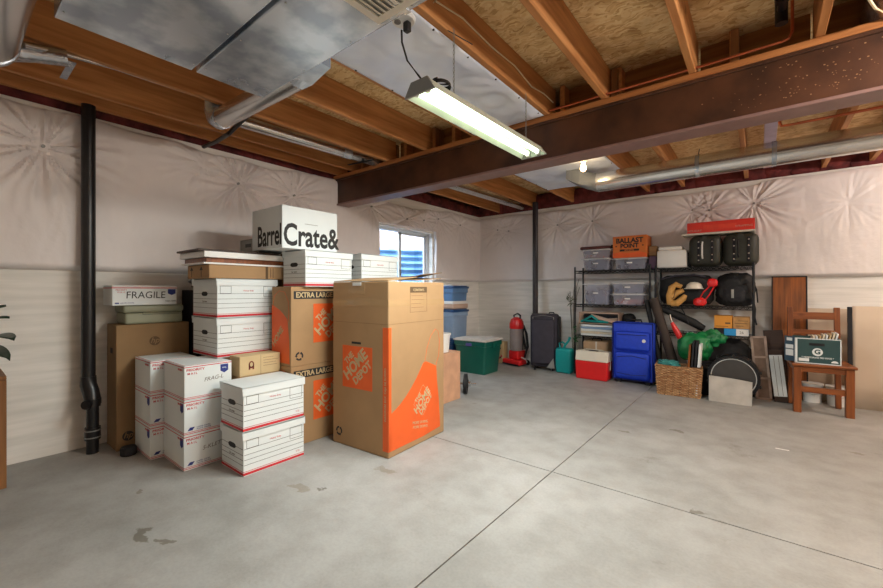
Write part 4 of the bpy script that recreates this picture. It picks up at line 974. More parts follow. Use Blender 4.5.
# red cloth strip along shelf edge
tag(MB().box(-.27, -.13, 0, .27, .0, .012, .005).build('red_strip', 'red', None), 'thin red board lying along the front edge of the second shelf', 'board', loc=(-1.62, 5.71, .9805-.004+.001)) if False else None
e = empty('rolled_pad', (-1.79, 5.82, 1.775), 0, 'brown rolled pad lying on the upper left clear bin', 'pad')
MB().box(-.25, -.05, 0, .17, .05, .045, .02, 4).build('pad', mat('maroon cloth', (104, 56, 52), .8), e, True)
MB().box(.172, -.04, .003, .215, .04, .05, .01).build('handle', 'charcoal2', e, True)
e, FX, FY, w, d = carton('beer_carton', -1.572, -1.155, 5.73, 6.03, 1.634, .29, 'orange_card', 'orange printed beer carton on top of the clear bins', 0, tape=False)
text('lettering', 'BALLAST', .09, 'ink', e, FY, 0, .225, bold=.04, sx=.95); text('lettering', 'POINT', .08, 'ink', e, FY, 0, .155, bold=.04, sx=.95)
mb = MB(); rects(mb, FY, [(-.12, .085, .12, .112)]); rects(mb, FY, [(-.175, .148, -.155, .162), (.155, .148, .175, .162)]); mb.build('printed_bar', 'ink', e)
text('lettering', 'BREWING', .026, 'orange_card', e, FY, 0, .0985, t=PT*3, bold=.02)
mb = MB(); mb.prism([(-w/2, .0), (w/2, .0), (w/2, .05), (.12, .075), (0, .06), (-.12, .075), (-w/2, .06)], FY, PT); mb.build('orange_wave', 'orange', e)
tag(MB().box(-.05, -.12, 0, .05, .1, .13, .01).build('brown_box', 'card_dark', None, False), 'small brown box beside the beer carton at the gap between racks', 'box', loc=(-1.10, 5.93, T+.17))
tag(MB().box(-.045, -.12, 0, .045, .12, .165, .02).build('purple_bag', mat('mauve fabric', (110, 84, 110), .8), None, True), 'small mauve bag at the right end of the left top shelf', 'bag', loc=(-1.098, 5.91, T+.002))
# rack 2, top shelf
T2 = 1.4775
e = empty('bread_machine', (-.87, 5.87, T2), 0, 'white boxy appliance on the top shelf beside the olive bags', 'appliance')
MB().box(-.165, -.14, 0, .165, .14, .225, .02, 3).build('body', 'white', e, True)
MB().box(-.15, -.13, .226, .11, .13, .27, .012, 3).build('lid', 'white', e, True)
MB().box(.167, -.1, .01, .19, .11, .19, .006).build('side_panel', 'charcoal2', e, True)
for i, (x, l) in enumerate(((-.52, 'dark olive duffel bag with buckles, left of the pair on the top shelf'), (-.175, 'dark olive duffel bag with buckles, right of the pair on the top shelf'))):
    e = empty('duffel_bag', (x, 5.87, T2), 0, l, 'bag')
    o = MB().box(-.168, -.155, 0, .168, .155, .385, .085, 6).build('bag_body', 'olive', e, True)
    for q in (-.075, .06): MB().box(q, -.162, .05, q+.03, -.154, .33, .004).build('strap', 'charcoal2', e)
    for q in (-.06, .075):
        for z in (.08, .14, .23, .30): MB().sph((q, -.165, z), .010, n=8).build('rivet', 'chrome', e, True)
    MB().tube([(-.02, -.158, .10), (-.022, -.185, .14), (-.022, -.185, .26), (-.02, -.158, .30)], .009, 8).build('grip', 'white' if i == 0 else 'charcoal2', e, True)
    MB().cyl((.0, -.15, .345), (.0, .15, .345), .03, n=14).build('top_roll', 'olive', e, True)
tag(MB().box(-.36, -.15, 0, .36, .17, .022, .006).build('white_board', 'ivory', None), 'off white flat board lying on the olive duffel bags', 'board', loc=(-.40, 5.86, 1.866))
e, FX, FY, w, d = carton('red_box', -.70, -.045, 5.71, 6.0, 1.8895, .125, 'redbox', 'flat bright red box topmost on the right rack', 0, tape=False)
text('lettering', 'HOLIDAY', .035, 'tan', e, FY, -.25, .025); text('lettering', 'WRAPPING', .032, 'tan', e, FY, .23, .045)
mb = MB(); rects(mb, FY, [(-.16, .03, .16, .085)]); mb.build('printed_panel', mat('lighter red ink', (238, 74, 48), .5), e)
# second shelf
B2 = 1.0075
e = empty('duffel_bag', (-.73, 5.87, B2), 0, 'large black bag filling the left of the second shelf', 'bag')
MB().blob((0, 0, .19), (.58, .30, .38), 3, .10, 2.5, 4).build('bag_body', 'black_fab', e, True)
MB().tube([(-.26, -.12, .33), (-.1, -.135, .37), (.1, -.13, .38), (.22, -.11, .35)], .01, 8).build('strap', 'charcoal', e, True)
MB().tube([(-.28, -.1, .30), (-.285, -.13, .15), (-.26, -.13, .02)], .004, 6).build('piping', 'greymetal', e, True)
e = empty('mesh_backpack', (-.23, 5.86, B2), 0, 'black backpack with dangling straps at the right of the second shelf', 'backpack')
MB().blob((0, 0, .19), (.36, .30, .40), 12, .16, 3., 3).build('bag_body', 'black_fab', e, True)
MB().blob((0, -.12, .14), (.22, .08, .2), 14, .15, 3., 3).build('front_pocket', 'charcoal2', e, True)
MB().tube([(.17, -.14, .1), (.19, -.16, -.02), (.185, -.165, -.12), (.2, -.17, -.2)], .008, 6).build('strap', 'black_fab', e, True)
MB().tube([(.16, -.14, .3), (.2, -.15, .2), (.21, -.15, .05)], .008, 6).build('strap', 'black_fab', e, True)
MB().box(-.03, -.172, .10, -.005, -.166, .2, .002).build('buckle', 'greymetal', e)
e = empty('work_glove', (-.80, 5.655, B2), 0, 'tan leather mitt standing against the black bag on the second shelf', 'glove')
mb = MB(); mb.tube([(-.075, 0, .01), (-.08, .0, .12), (-.055, .0, .22), (-.01, .005, .26), (.05, .01, .23)], [.035, .04, .04, .035, .025], 12); mb.tube([(-.06, -.005, .03), (.0, -.01, .03), (.07, -.01, .09), (.09, 0, .13)], [.038, .04, .035, .022], 12); mb.tube([(-.06, 0, .1), (0, .01, .16), (.07, .01, .19)], [.04, .036, .022], 12)
mb.build('mitt', 'leather', e, True)
MB().tube([(-.10, -.005, .02), (-.03, -.03, .10), (-.01, -.03, .19)], .005, 6).build('seam', 'brown_ink', e, True)
e = empty('cloth_cap', (-.62, 5.66, B2+.24), 0, 'white cap hanging at the front of the second shelf', 'cap')
mb = MB(); mb.lathe([(.0, .05), (.04, .045), (.075, .02), (.085, -.01), (.09, -.03)], (0, 0, 0), 18); mb.build('crown', 'ivory', e, True)
MB().box(-.1, -.05, -.035, .1, .0, -.028, .003).build('brim', 'ivory', e, True)
e = empty('red_tool', (-.50, 5.655, B2), 0, 'red plastic tool with a thin bent handle on the second shelf', 'tool')
MB().blob((-.06, -.01, .05), (.13, .08, .10), 2, .1).build('base', 'red', e, True)
MB().tube([(-.07, -.01, .07), (-.03, -.015, .16), (.05, -.02, .25)], .008, 8).tube([(-.02, -.01, .06), (.03, -.015, .13), (.08, -.02, .23)], .008, 8).build('handle', 'red', e, True)
MB().blob((.065, -.02, .275), (.10, .06, .10), 5, .1).build('head', 'red', e, True)
tag(MB().box(-.1, -.12, 0, .1, .1, .11, .01).build('shoe_box', 'ivory', None), 'small pale box behind the bags on the second shelf', 'box', loc=(-.92, 5.93, B2+.33)) if False else None

# lower left shelf of rack 1
L1 = .5555
e = empty('game_box', (-1.76, 5.85, .7165), 0, 'tray of teal and tan plastic parts on the left rack', 'tray')
MB().box(-.27, -.14, 0, .27, .14, .012).box(-.27, -.14, 0, -.26, .14, .17).box(.26, -.14, 0, .27, .14, .17).box(-.27, .13, 0, .27, .14, .17).box(-.27, -.14, .155, .27, -.13, .17).box(-.27, -.14, 0, .27, -.13, .02).build('frame', 'tan', e)
MB().tube([(-.25, -.10, .03), (-.1, -.11, .12), (-.02, -.11, .06)], .018, 10).tube([(-.2, -.06, .04), (.05, -.08, .04)], .02, 10).tube([(-.22, -.09, .05), (.12, -.1, .035)], .015, 10).build('teal_part', 'teal', e, True)
MB().obox((.06, -.09, .08), (.36, .03, .04), (0, .25, 0)).obox((.10, -.04, .06), (.25, .03, .05), (0, -.1, 0)).build('tan_part', 'tan', e)
MB().box(-.25, -.0, .02, .25, .12, .14, .01).build('dark_part', 'charcoal2', e)
ck = MB().blob((0, 0, .08), (.16, .16, .16), 21, .1).build('black_bundle', 'black_fab', None, True); tag(ck, 'round black bundle at the right of the game tray on the left rack', 'bundle', loc=(-1.40, 5.87, .719))
for i in range(5):
    o = MB().box(-.23, -.13, 0, .19, .13, .028, .003).build('magazine', ['white_card', 'paper', 'white_card', 'grey_tote', 'white_card'][i], None)
    tag(o, ['lowest', 'second', 'middle', 'fourth', 'topmost'][i]+' of the thick magazines under the game tray', 'magazine', 'magazines on the left rack', loc=(-1.77+rnd.uniform(-.015, .015), 5.85, L1+.001+.032*i)); o.rotation_euler.z = rnd.uniform(-.03, .03)
pl_ = empty('trailing_plant', (-2.03, 5.66, .35), 0, 'artificial green plant trailing at the left post of the left rack', 'plant')
mb = MB()
for i in range(34):
    a = rnd.uniform(0, 6.28); r_ = rnd.uniform(.01, .075); z = rnd.uniform(.12, .34); c = Vector((r_*math.cos(a)-.02, r_*math.sin(a)*.5-.03, z)); s_ = .022
    d1 = Vector((math.cos(a), math.sin(a)*.5, rnd.uniform(-.8, .4))).normalized(); d2 = d1.cross(Vector((0, 0, 1))).normalized()
    vs = [mb.b.verts.new(c+d1*u_*s_+d2*w_*s_) for u_, w_ in ((-1, 0), (-.2, -.6), (.7, -.3), (1.2, 0), (.7, .3), (-.2, .6))]
    mb.b.faces.new(vs)
o = mb.build('foliage', mat('green leaf', (40, 120, 66), .5, var=.3, scale=20), pl_)
MB().tube([(0, 0, 0), (-.01, -.02, .2), (0, -.03, .34)], .004, 6).build('stem', 'stem', pl_, True)
dv = empty('dried_stems', (-2.17, 5.86, 0), 0, 'tall dried stems leaning beside the left rack', 'plant')
mb = MB()
for i in range(5):
    a = rnd.uniform(-.05, .05); mb.tube([(0, 0, 0), (a*.4, a*.3, .6), (a, a*.6, 1.0+.06*i), (a*1.6+.01, a*.6, 1.12+.06*i)], .004, 6)
mb.build('stem', 'stem', dv, True)
mb = MB()
for i in range(22):
    c = Vector((rnd.uniform(-.09, .05), rnd.uniform(-.05, .03), rnd.uniform(.96, 1.15))); d1 = Vector((rnd.uniform(-1, 1), rnd.uniform(-.5, .5), rnd.uniform(-1, .2))).normalized(); d2 = d1.cross(Vector((0, 1, .3))).normalized()
    vs = [mb.b.verts.new(c+d1*u_*.035+d2*w_*.012) for u_, w_ in ((-1, 0), (-.2, -.7), (1.2, 0), (-.2, .7))]; mb.b.faces.new(vs)
mb.build('dried_leaf', mat('dry grey leaf', (120, 124, 104), .8, var=.3), dv)
e, FX, FY, w, d = carton('brown_box', -2.0, -1.5, 5.76, 6.02, .1265, .2, 'card_dark', 'dark brown carton on the lowest shelf behind the cooler', tape=False)
e = empty('beige_case', (-1.80, 5.86, .3275), 0, 'beige rounded case above the cooler on the left rack', 'case')
MB().box(-.18, -.14, 0, .16, .12, .155, .03, 3).build('case_body', mat('beige vinyl', (196, 160, 124), .6), e, True)
MB().box(.0, -.146, .01, .02, -.138, .15).build('strap', 'ivory', e)
MB().tube([(-.08, -.02, .155), (-.07, -.02, .185), (.04, -.02, .185), (.05, -.02, .155)], .008, 8).build('handle', 'charcoal2', e, True)
# red cooler
c = empty('cooler', (-1.765, 5.53, 0), 0, 'small red cooler with a white lid on the floor before the left rack', 'cooler')
mb = MB(); mb.prism([(-.205, 0), (.205, 0), (.215, .245), (-.215, .245)], Matrix(((1, 0, 0, 0), (0, 0, -1, .115), (0, 1, 0, 0), (0, 0, 0, 1))), .23)
o = mb.build('cooler_body', 'red', c); bv = o.modifiers.new('round', 'BEVEL'); bv.width = .02; bv.segments = 3
mb = MB(); mb.prism([(-.115, .246), (.115, .246), (.075, .375), (-.075, .375)], Matrix(((0, 0, 1, -.215), (1, 0, 0, 0), (0, 1, 0, 0), (0, 0, 0, 1))), .43)
o = mb.build('lid', 'ivory', c); bv = o.modifiers.new('round', 'BEVEL'); bv.width = .012; bv.segments = 3
MB().tube([(.222, -.02, .14), (.222, 0, .36), (.1, 0, .392), (-.1, 0, .392), (-.222, 0, .36), (-.222, -.02, .14)], .008, 8).build('swing_handle', 'ivory', c, True)
MB().box(-.06, -.04, .374, .06, .04, .379, .002).build('lid_button', 'charcoal', c)
# blue suitcase
s = empty('suitcase', (-1.275, 5.60, 0), 0, 'bright blue upright suitcase standing before the left rack', 'suitcase')
MB().box(-.255, -.085, .035, .25, .09, .785, .035, 4).build('shell', 'blue_case', s, True)
MB().tube([(-.235, -.088, .05), (-.235, -.088, .775), (.235, -.088, .775), (.235, -.088, .05), (-.235, -.088, .05)], .008, 8).build('piping', 'blue_dark', s, True)
MB().box(-.21, -.135, .07, .21, -.08, .41, .045, 5).build('large_pocket', 'blue_case', s, True)
MB().box(-.21, -.12, .43, .21, -.08, .67, .035, 5).build('small_pocket', 'blue_case', s, True)
MB().tube([(-.17, -.137, .34), (0, -.138, .365), (.17, -.137, .34)], .005, 6).build('zip', 'blue_dark', s, True)
MB().tube([(-.17, -.122, .63), (.17, -.122, .63)], .005, 6).build('zip', 'blue_dark', s, True)
MB().tube([(-.17, -.137, .135), (0, -.138, .12), (.17, -.137, .135)], .004, 6).build('zip', 'blue_dark', s, True)
MB().lathe([(0, -.1), (.02, -.1), (.024, -.09)], (0, 0, 0), 16, 'Y').build('badge', 'white', s, True).location = (.14, -.026, .56)
MB().tube([(-.09, 0, .785), (-.085, 0, .815), (.085, 0, .815), (.09, 0, .785)], .011, 8).build('carry_handle', 'charcoal2', s, True)
for x in (-.19, .19): MB().cyl((x-.015, .02, .028), (x+.015, .02, .028), .028, n=16).build('wheel', 'rubber', s, True)
for x in (-.17, .17): MB().box(x-.03, -.07, 0, x+.03, -.04, .04, .006).build('foot', 'charcoal2', s, True)

# ------------------------------------------------------------------ rolls, basket, right rack bottom
e = MB().cyl((-1.055, 5.63, 1.09), (-.735, 5.535, .02), .055, n=24).build('fabric_roll', 'brown_roll', None, True); tag(e, 'dark brown fabric roll leaning between the two racks', 'roll')
e = MB().cyl((-1.14, 5.655, 1.07), (-.92, 5.60, .03), .03, n=20).build('fabric_roll', 'black_fab', None, True); tag(e, 'thin black roll leaning behind the brown fabric roll', 'roll')
e = empty('tripod_bag', (-.76, 5.80, .67), 0, 'long black case lying slanted on the lower shelf of the right rack', 'case')
MB().tube([(-.23, -.12, .30), (-.05, -.08, .22), (.12, -.04, .13), (.22, -.0, .06)], [.03, .05, .05, .04], 16).build('case_body', 'black_fab', e, True)
MB().tube([(.0, -.13, .32), (.06, -.14, .2), (.08, -.14, .12)], .008, 6).build('strap', 'charcoal2', e, True)
e = empty('red_helmet_light', (-.80, 5.62, .56), 0, 'red and silver hand tool hanging in front of the right rack', 'tool')
MB().tube([(-.05, 0, .24), (.0, 0, .14), (.04, 0, .05)], [.02, .035, .03], 12).build('body', 'red', e, True)
MB().tube([(-.07, 0, .34), (-.065, 0, .30), (-.05, 0, .25)], .012, 10).build('cap', 'chrome', e, True)
tag(MB().blob((0, 0, .17), (.34, .26, .33), 31, .16, 2.6, 2.2).build('nylon_sack', 'green_nylon', None, True), 'round bright green nylon sack behind the wicker basket', 'sack', loc=(-.60, 5.50, .36))
tag(MB().blob((0, 0, .12), (.28, .16, .20), 37, .35, 1.8, 1.6).build('nylon_sack', 'green_nylon', None, True), 'smaller green nylon pouch right of the round green sack', 'sack', loc=(-.43, 5.58, .52))
e, *_ = carton('plastic_crate', -.655, -.40, 5.46, 5.66, 0, .36, 'charcoal2', 'dark crate behind the wicker basket carrying the green sack', tape=False)
T3 = .6705
e, FX, FY, w, d = carton('amber_box', -.425, -.253, 5.72, 5.95, T3+.082, .145, 'yellow_card', 'amber yellow box on the lower shelf, left of the two', tape=False)
mb = MB(); rects(mb, FY, [(-.07, .02, .05, .026), (.02, .05, .07, .07)]); mb.build('printed_line', 'brown_ink', e)
e, FX, FY, w, d = carton('amber_box', -.246, -.09, 5.72, 5.95, T3+.082, .135, mat('worn tan card', (200, 150, 90), .7, var=.2, scale=20), 'worn tan box on the lower shelf, right of the amber one', tape=False)
mb = MB(); rects(mb, FY, [(-.06, .06, .05, .066), (-.03, .09, .06, .096), (-.05, .03, .02, .036)]); mb.build('printed_line', 'brown_ink', e)
e, FX, FY, w, d = carton('blue_box', -.33, -.10, 5.72, 5.92, T3, .08, 'sky_blue', 'light blue and white flat box under the amber boxes', tape=False)
mb = MB(); rects(mb, FY, [(.0, .002, w/2, .078)]); mb.build('white_panel', 'white', e); text('lettering', '26', .04, 'grey_ink', e, FY, .05, .04, t=PT*3)
carton('dark_box', -.43, -.335, 5.72, 5.94, T3, .08, 'charcoal2', 'small dark box at the left under the amber boxes', tape=False)
e = empty('black_holdall', (-.45, 5.87, .1265), 0, 'black holdall on the bottom shelf of the right rack', 'bag')
MB().blob((.08, 0, .25), (.60, .28, .50), 51, .12, 3., 3).build('bag_body', 'black_fab', e, True)
# basket
b = empty('wicker_basket', (-.735, 5.315, 0), .10, 'rectangular wicker basket on the floor before the right rack', 'basket')
def weave():
    m = MB(); W_, D_, H_ = .45, .27, .33; rows = 24
    def pt(t, z):     # perimeter
        k = 1-.10*(1-z/H_); w_, d_ = W_/2*k, D_/2*k; P_ = 2*(2*w_+2*d_); s_ = t*P_
        if s_ < 2*w_: return Vector((-w_+s_, -d_, z)), Vector((0, -1, 0))
        s_ -= 2*w_
        if s_ < 2*d_: return Vector((w_, -d_+s_, z)), Vector((1, 0, 0))
        s_ -= 2*d_
        if s_ < 2*w_: return Vector((w_-s_, d_, z)), Vector((0, 1, 0))
        s_ -= 2*w_
        return Vector((-w_, d_-s_, z)), Vector((-1, 0, 0))
    n = 120; R = []
    for r_ in range(rows*3+1):
        z = H_*r_/(rows*3); row = []
        for i in range(n):
            p, nn = pt(i/n, z); ph = (r_//3) % 2
            off = .010*math.sin(i*2*PI/6+ph*PI)*(1 if r_ % 3 else .2)+.004*(1 if r_ % 3 else 0)
            row.append(m.b.verts.new(p+nn*off))
        R.append(row)
    for A, B in zip(R, R[1:]):
        for i in range(n): m.b.faces.new((A[i], A[(i+1) % n], B[(i+1) % n], B[i]))
    m.b.faces.new(R[0][::-1])
    return m
o = weave().build('woven_sides', 'woven', b); sm = o.modifiers.new('thickness', 'SOLIDIFY'); sm.thickness = .008
MB().tube([(-.22, -.13, .335), (.22, -.13, .335), (.22, .13, .335), (-.22, .13, .335), (-.22, -.13, .335)], .013, 10).build('rim', 'wicker', b, True)
MB().tube([(-.06, -.138, .30), (-.05, -.15, .285), (.05, -.15, .285), (.06, -.138, .30)], .008, 8).build('handle', 'wicker', b, True)
tag(MB().blob((0, 0, .05), (.22, .17, .10), 61, .3, 4.).build('crumpled_cloth', 'teal_cloth', None, True), 'crumpled teal cloth in the wicker basket', 'cloth', loc=(-.83, 5.30, .285))
tag(MB().blob((0, 0, .15), (.17, .16, .27), 63, .2, 4.).build('dark_cloth', mat('dark green cloth', (26, 66, 56), .8, var=.2), None, True), 'dark green cloth in the middle of the wicker basket', 'cloth', loc=(-.70, 5.33, .02))
for i, (x, m_, l, h) in enumerate(((-.625, 'plank', 'wooden edged board standing in the wicker basket, leftmost', .56), (-.592, 'charcoal2', 'black folder standing in the wicker basket, in the middle', .60), (-.562, 'charcoal2', 'dark book standing in the wicker basket, second from right', .60), (-.53, 'white_card', 'pale lilac binder standing in the wicker basket, rightmost', .57))):
    o = MB().box(-.010, -.09, 0, .010, .09, h, .003).build('binder', m_, None); tag(o, l, 'binder', loc=(x-.02, 5.30, .03)); o.rotation_euler.y = .06
# drum with slab
dr = empty('bass_drum', (-.225, 5.43, 0), 0, 'round black drum with a silver rim standing behind the grey slab', 'drum')
MB().lathe([(.20, -.13), (.225, -.13), (.225, .13), (.20, .13)], (0, 0, .262), 40, 'Y', False).build('shell', 'black_metal', dr, True)
MB().lathe([(.0, -.125), (.20, -.125)], (0, 0, .262), 40, 'Y', False).build('drum_head', mat('grey drum skin', (70, 67, 66), .4), dr, True)
MB().lathe([(.193, -.128), (.193, -.134), (.202, -.134), (.202, -.128)], (0, 0, .262), 40, 'Y', False).build('silver_rim', 'chrome', dr, True)
MB().lathe([(.205, -.130), (.205, -.15), (.232, -.15), (.232, -.125)], (0, 0, .262), 40, 'Y', False).build('hoop', 'black_metal', dr, True)
for k in range(10):
    a = k*PI/5+.3; x, z = .24*math.cos(a), .262+.24*math.sin(a)
    MB().box(x-.01, -.148, z-.01, x+.01, -.06, z+.01, .002).build('lug', 'black_metal', dr, True)
o = MB().prism([(-.19, 0), (.18, 0), (.185, .245), (.02, .262), (-.19, .27)], Matrix(((1, 0, 0, 0), (0, 0, -1, 0), (0, 1, 0, 0), (0, 0, 0, 1))), .018).build('grey_slab', 'slab', None); tag(o, 'grey flat slab leaning against the black drum', 'slab', loc=(-.245, 5.215, 0)); o.rotation_euler.x = -.13
# leaning frames, boards, plank
def lean(name, x0, x1, y, z1, t, tilt, m, label, cat, rz=0, roll=0):
    e = empty(name, ((x0+x1)/2, y, 0), rz, label, cat); e.rotation_euler.x = -tilt; e.rotation_euler.y = roll
    return e, x1-x0
e, w = lean('weathered_frame', -.03, .105, 5.62, .70, .04, .10, 'frame_wood', 'weathered brown framed panel leaning at the right of the rack', 'panel', roll=-.08)
MB().box(-w/2, 0, 0, w/2, .03, .69, .004).build('panel', 'frame_wood', e)
mb = MB(); [mb.box(-w/2-.003, -.006, z, w/2+.003, .0, z+.022) for z in (0, .22, .45, .67)]; mb.box(-w/2-.003, -.006, 0, -w/2+.02, 0, .69).box(w/2-.02, -.006, 0, w/2+.003, 0, .69).build('frame', mat('pale worn frame', (168, 146, 132), .7, var=.15, scale=20), e)
e, w = lean('flat_pack_box', .125, .235, 5.60, .545, .05, .08, 'white', 'slim white flat box with a brown end leaning beside the framed panel', 'box', roll=-.10)
MB().box(-w/2, 0, .06, w/2, .05, .50, .003).build('carton', 'white_card', e); MB().box(-w/2, 0, 0, w/2, .05, .06, .003).build('brown_end', 'dark_wood', e); MB().box(-w/2, 0, .50, w/2, .05, .555, .003).build('brown_end', 'dark_wood', e)
mb = MB(); rects(mb, Matrix(((1, 0, 0, 0), (0, 0, -1, 0), (0, 1, 0, 0), (0, 0, 0, 1))), [(q, .07, q+.004, .49) for q in (-.02, .02)]); mb.build('printed_line', 'grey_ink', e)
e, w = lean('leaning_panel', .10, .27, 5.72, .78, .02, .09, 'charcoal2', 'thin dark panel leaning behind the slim white box', 'panel', roll=-.10)
MB().box(-w/2, 0, 0, w/2, .02, .76, .003).build('panel', 'dark_wood', e)
e, w = lean('wooden_plank', .115, .40, 5.90, 1.36, .03, .085, 'plank', 'tall polished wooden board with a dark edge leaning on the back wall', 'board')
MB().box(-w/2, 0, 0, w/2, .025, 1.35, .003).build('board', 'plank', e)
mb = MB(); mb.box(-w/2-.01, -.004, 0, -w/2, .028, 1.36).box(w/2, -.004, 0, w/2+.012, .028, 1.36).box(-w/2-.01, -.004, 1.35, w/2+.012, .028, 1.362); mb.build('edge_trim', 'charcoal2', e)
# chair
ch = empty('wooden_chair', (.455, 5.47, 0), .10, 'reddish brown wooden chair holding the green box by the back wall', 'chair')
hw = .187
for sx_ in (-1, 1):
    MB().box(sx_*hw-.03, -.20, 0, sx_*hw+.03, -.145, .455, .004, 2).build('leg', 'chair', ch)
    MB().obox((sx_*(hw-.005), .20, .51), (.045, .035, 1.02), (-.06, 0, 0), .004).build('leg', 'chair', ch)
    MB().box(sx_*hw-.012, -.145, .40, sx_*hw+.012, .18, .452, .003).build('side_rail', 'chair_x', ch)
MB().box(-hw-.045, -.225, .456, hw+.045, .185, .485, .008, 2).build('seat', 'chair_x', ch)
MB().box(-hw+.03, -.19, .40, hw-.03, -.165, .455, .003).build('front_rail', 'chair_x', ch)
MB().box(-hw+.03, -.185, .20, hw-.03, -.16, .255, .003).build('stretcher', 'chair_x', ch)
MB().obox((0, .222, .93), (2*hw-.04, .022, .075), (-.06, 0, 0), .004).build('back_rail', 'chair_x', ch)
MB().obox((0, .212, .76), (2*hw-.04, .022, .05), (-.06, 0, 0), .004).build('back_rail', 'chair_x', ch)
# green file box on the chair
e = empty('record_box', (.43, 5.40, .4865), .02, 'dark green open carton of papers on the chair seat', 'box')
w, d, h = .33, .27, .245
MB().box(-w/2, -d/2, 0, w/2, -d/2+.006, h).box(-w/2, d/2-.006, 0, w/2, d/2, h).box(-w/2, -d/2+.006, 0, -w/2+.006, d/2-.006, h).box(w/2-.006, -d/2+.006, 0, w/2, d/2-.006, h).box(-w/2, -d/2, 0, w/2, d/2, .006).build('carton', 'greenbox', e)
FY = fm('-Y', w, d)
mb = MB(); rects(mb, FY, outline(-w/2, 0, w/2, h, .008)+[(-w/2, 0, -w/2+.02, h)]); mb.build('white_border', 'white_card', e)
mb = MB(); rects(mb, FY, [(-.06, .175, .05, .20)]); mb.build('handle_hole', 'pipe_black', e)
mb = MB(); mb.prism([(.0+.038*math.cos(t*PI/14), .115+.038*math.sin(t*PI/14)) for t in range(28)], FY, PT); mb.build('round_logo', 'white_card', e)
text('lettering', 'G', .06, 'greenbox', e, FY, 0, .115, bold=.04, t=PT*3)
text('lettering', '* VEGETARIAN FED EGGS *', .019, 'white_card', e, FY, 0, .06, bold=.02); rects(MB(), FY, [(-.135, .02, -.06, .05)]).build('printed_panel', 'white_card', e); mb = MB(); mb.prism([(.12+.025*math.cos(t*PI/8), .02+.02*math.sin(t*PI/8)) for t in range(9)], FY, PT); mb.build('printed_panel', 'white_card', e)
Ms = Matrix(((0, 0, -1, -w/2), (-1, 0, 0, 0), (0, 1, 0, 0), (0, 0, 0, 1)))
mb = MB(); mb.obox((-w/2-.035, -d/2+.035, h/2+.01), (.095, .005, h), (0, 0, -.7)); fl = mb.build('open_flap', mat('slate card', (56, 84, 104), .6), e)
MB().obox((-w/2-.037, -d/2+.030, h/2+.03), (.07, .003, h*.16), (0, 0, -.7)).obox((-w/2-.037, -d/2+.030, h/2-.03), (.07, .003, h*.25), (0, 0, -.7)).obox((-w/2-.037, -d/2+.030, h-.02), (.05, .003, h*.12), (0, 0, -.7)).build('printed_panel', 'white_card', e)
names = ['leftmost', 'second', 'third', 'fourth', 'fifth', 'sixth', 'seventh', 'rightmost']
for i in range(8):
    o = MB().obox((0, 0, .12), (.012, .2, .235 if i % 3 else .25), (0, .22, 0), .001).build('paper_file', ['paper', 'white_card', 'card_light'][i % 3], None)
    tag(o, f'{names[i]} of the upright papers sticking out of the green carton', 'file', 'papers in the green carton', loc=(.385+i*.024, 5.40, .508+.006*i))
# buckets under chair
for i, (x, y) in enumerate(((.44, 5.86), (.63, 5.82))):
    e = empty('paint_bucket', (x, y, 0), 0, ['white paint bucket under the chair, left of the two', 'white paint bucket with red lettering under the chair, right of the two'][i], 'bucket')
    MB().lathe([(0, 0), (.075, 0), (.088, .18), (.092, .185), (.092, .2), (0, .2)], (0, 0, 0), 28).build('bucket_body', 'white', e, True)
    MB().tube([(-.09, 0, .17), (-.07, -.07, .11), (0, -.1, .09), (.07, -.07, .11), (.09, 0, .17)], .003, 6).build('wire_handle', 'greymetal', e, True)
    if i: text('lettering', 'PAINT', .035, 'red_ink', e, Matrix.Translation((0, -.085, 0)) @ fm('-Y', 0, 0), 0, .12)
# beige sheet goods behind the chair
e = empty('cardboard_sheet', (.50, 5.955, 0), 0, 'beige sheet leaning on the wall behind the chair', 'board'); e.rotation_euler.x = -.05
MB().box(-.10, 0, 0, .26, .02, 1.0, .004).build('sheet', 'beige_sheet', e); 
e = empty('dark_plank', (.72, 5.73, 0), 0, 'narrow black board leaning behind the right side of the chair', 'board'); e.rotation_euler.x = -.06
MB().box(-.02, 0, 0, .015, .03, 1.03, .003).build('board', 'charcoal2', e)
b_ = bmesh.new(); rows = []
for i in range(41):
    u = i/40; x = .0+u*1.3; yy = .05*math.sin(u*5.)-.12*u
    rows.append([b_.verts.new((x, yy+.01*math.sin(z*3+u*4), z*1.035)) for z in (0, .25, .5, .75, 1)])
for A, B in zip(rows, rows[1:]):
    for j in range(4): b_.faces.new((A[j], A[j+1], B[j+1], B[j]))
m = MB(); m.b.free(); m.b = b_
o = m.build('cardboard_sheet', 'beige_sheet', None, True); tag(o, 'large curved beige sheet standing at the right edge of the picture', 'board', loc=(.735, 5.78, 0)); sm = o.modifiers.new('thickness', 'SOLIDIFY'); sm.thickness = .006
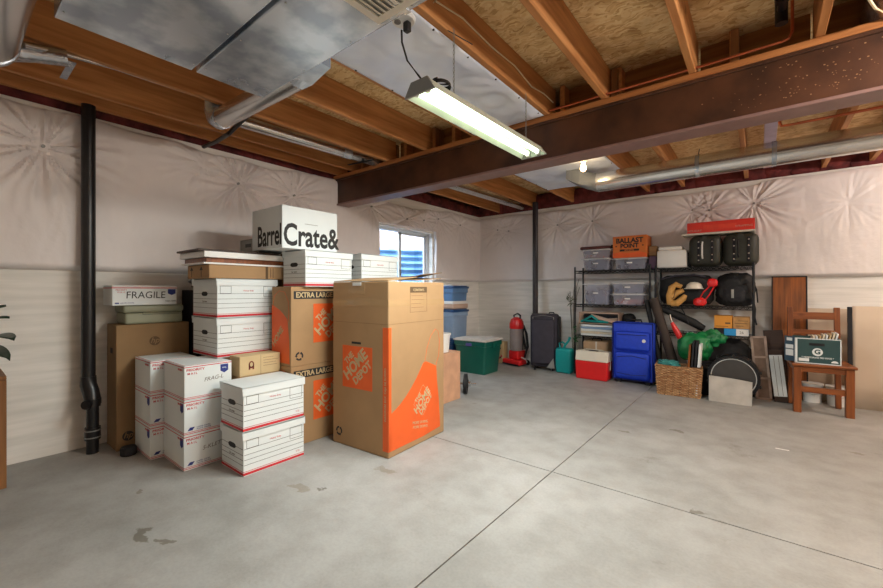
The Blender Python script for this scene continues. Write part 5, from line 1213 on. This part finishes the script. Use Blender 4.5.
# scrap and plant stand
tag(MB().prism([(-.04, -.008), (.04, -.004), (.042, .01), (-.038, .008)], Matrix.Translation((0, 0, .0005)), .001).build('paper_scrap', 'white', None), 'small white scrap of paper on the concrete floor at right', 'paper scrap', loc=(.13, 3.95, 0))
ps = empty('plant_stand', (-3.755, .07, 0), 0, 'wooden plant stand cut off at the left edge of the picture', 'stand')
for (x, y) in ((-.16, -.16), (.16, -.16), (-.16, .16), (.16, .16)): MB().box(x-.025, y-.025, 0, x+.025, y+.025, .655, .003).build('leg', 'stud', ps)
MB().box(-.185, -.185, .656, .185, .185, .68, .004).build('top', 'stud', ps)
pt_ = empty('potted_plant', (-3.755, .07, .681), 0, 'dark potted plant with broad leaves on the wooden stand at the left edge', 'plant')
MB().lathe([(0, 0), (.08, 0), (.115, .06), (.12, .17), (.105, .18), (.0, .17)], (0, 0, 0), 24).build('pot', 'charcoal2', pt_, True)
def leaf(par, base, tip, wd):
    base, tip = Vector(base), Vector(tip); d_ = tip-base; sd = d_.cross(Vector((0, 0, 1))).normalized(); mb = MB(); n = 10; L_, R_, C_ = [], [], []
    for i in range(n+1):
        t = i/n; c_ = base+d_*t+Vector((0, 0, .05*math.sin(t*PI))); ww = wd*math.sin(min(1, t*1.02)*PI)**.6+.001
        C_.append(mb.b.verts.new(c_)); L_.append(mb.b.verts.new(c_+sd*ww+Vector((0, 0, .012)))); R_.append(mb.b.verts.new(c_-sd*ww+Vector((0, 0, .012))))
    for i in range(n): mb.b.faces.new((C_[i], C_[i+1], L_[i+1], L_[i])); mb.b.faces.new((R_[i], R_[i+1], C_[i+1], C_[i]))
    o = mb.build('leaf', 'leaf', par, True); s_ = o.modifiers.new('thickness', 'SOLIDIFY'); s_.thickness = .004
leaf(pt_, (.03, .02, .16), (.385, .20, .225), .075); leaf(pt_, (.03, .02, .14), (.30, .19, .10), .06)
for k in range(8):
    a = k*PI/4+1.2; leaf(pt_, (.02*math.cos(a), .02*math.sin(a), .2), (.22*math.cos(a), .22*math.sin(a), .34+.07*(k % 3)), .05)
MB().tube([(0, 0, .16), (0, 0, .22)], .03, 10).build('stem', 'leaf', pt_, True)

# ------------------------------------------------------------------ view settings
S.view_settings.view_transform = 'Standard'; S.view_settings.look = 'None'; S.view_settings.gamma = 1; S.view_settings.exposure = 0.5
S.cycles.max_bounces = 8; S.cycles.diffuse_bounces = 5; S.cycles.transparent_max_bounces = 16
S.cycles.sample_clamp_indirect = 6
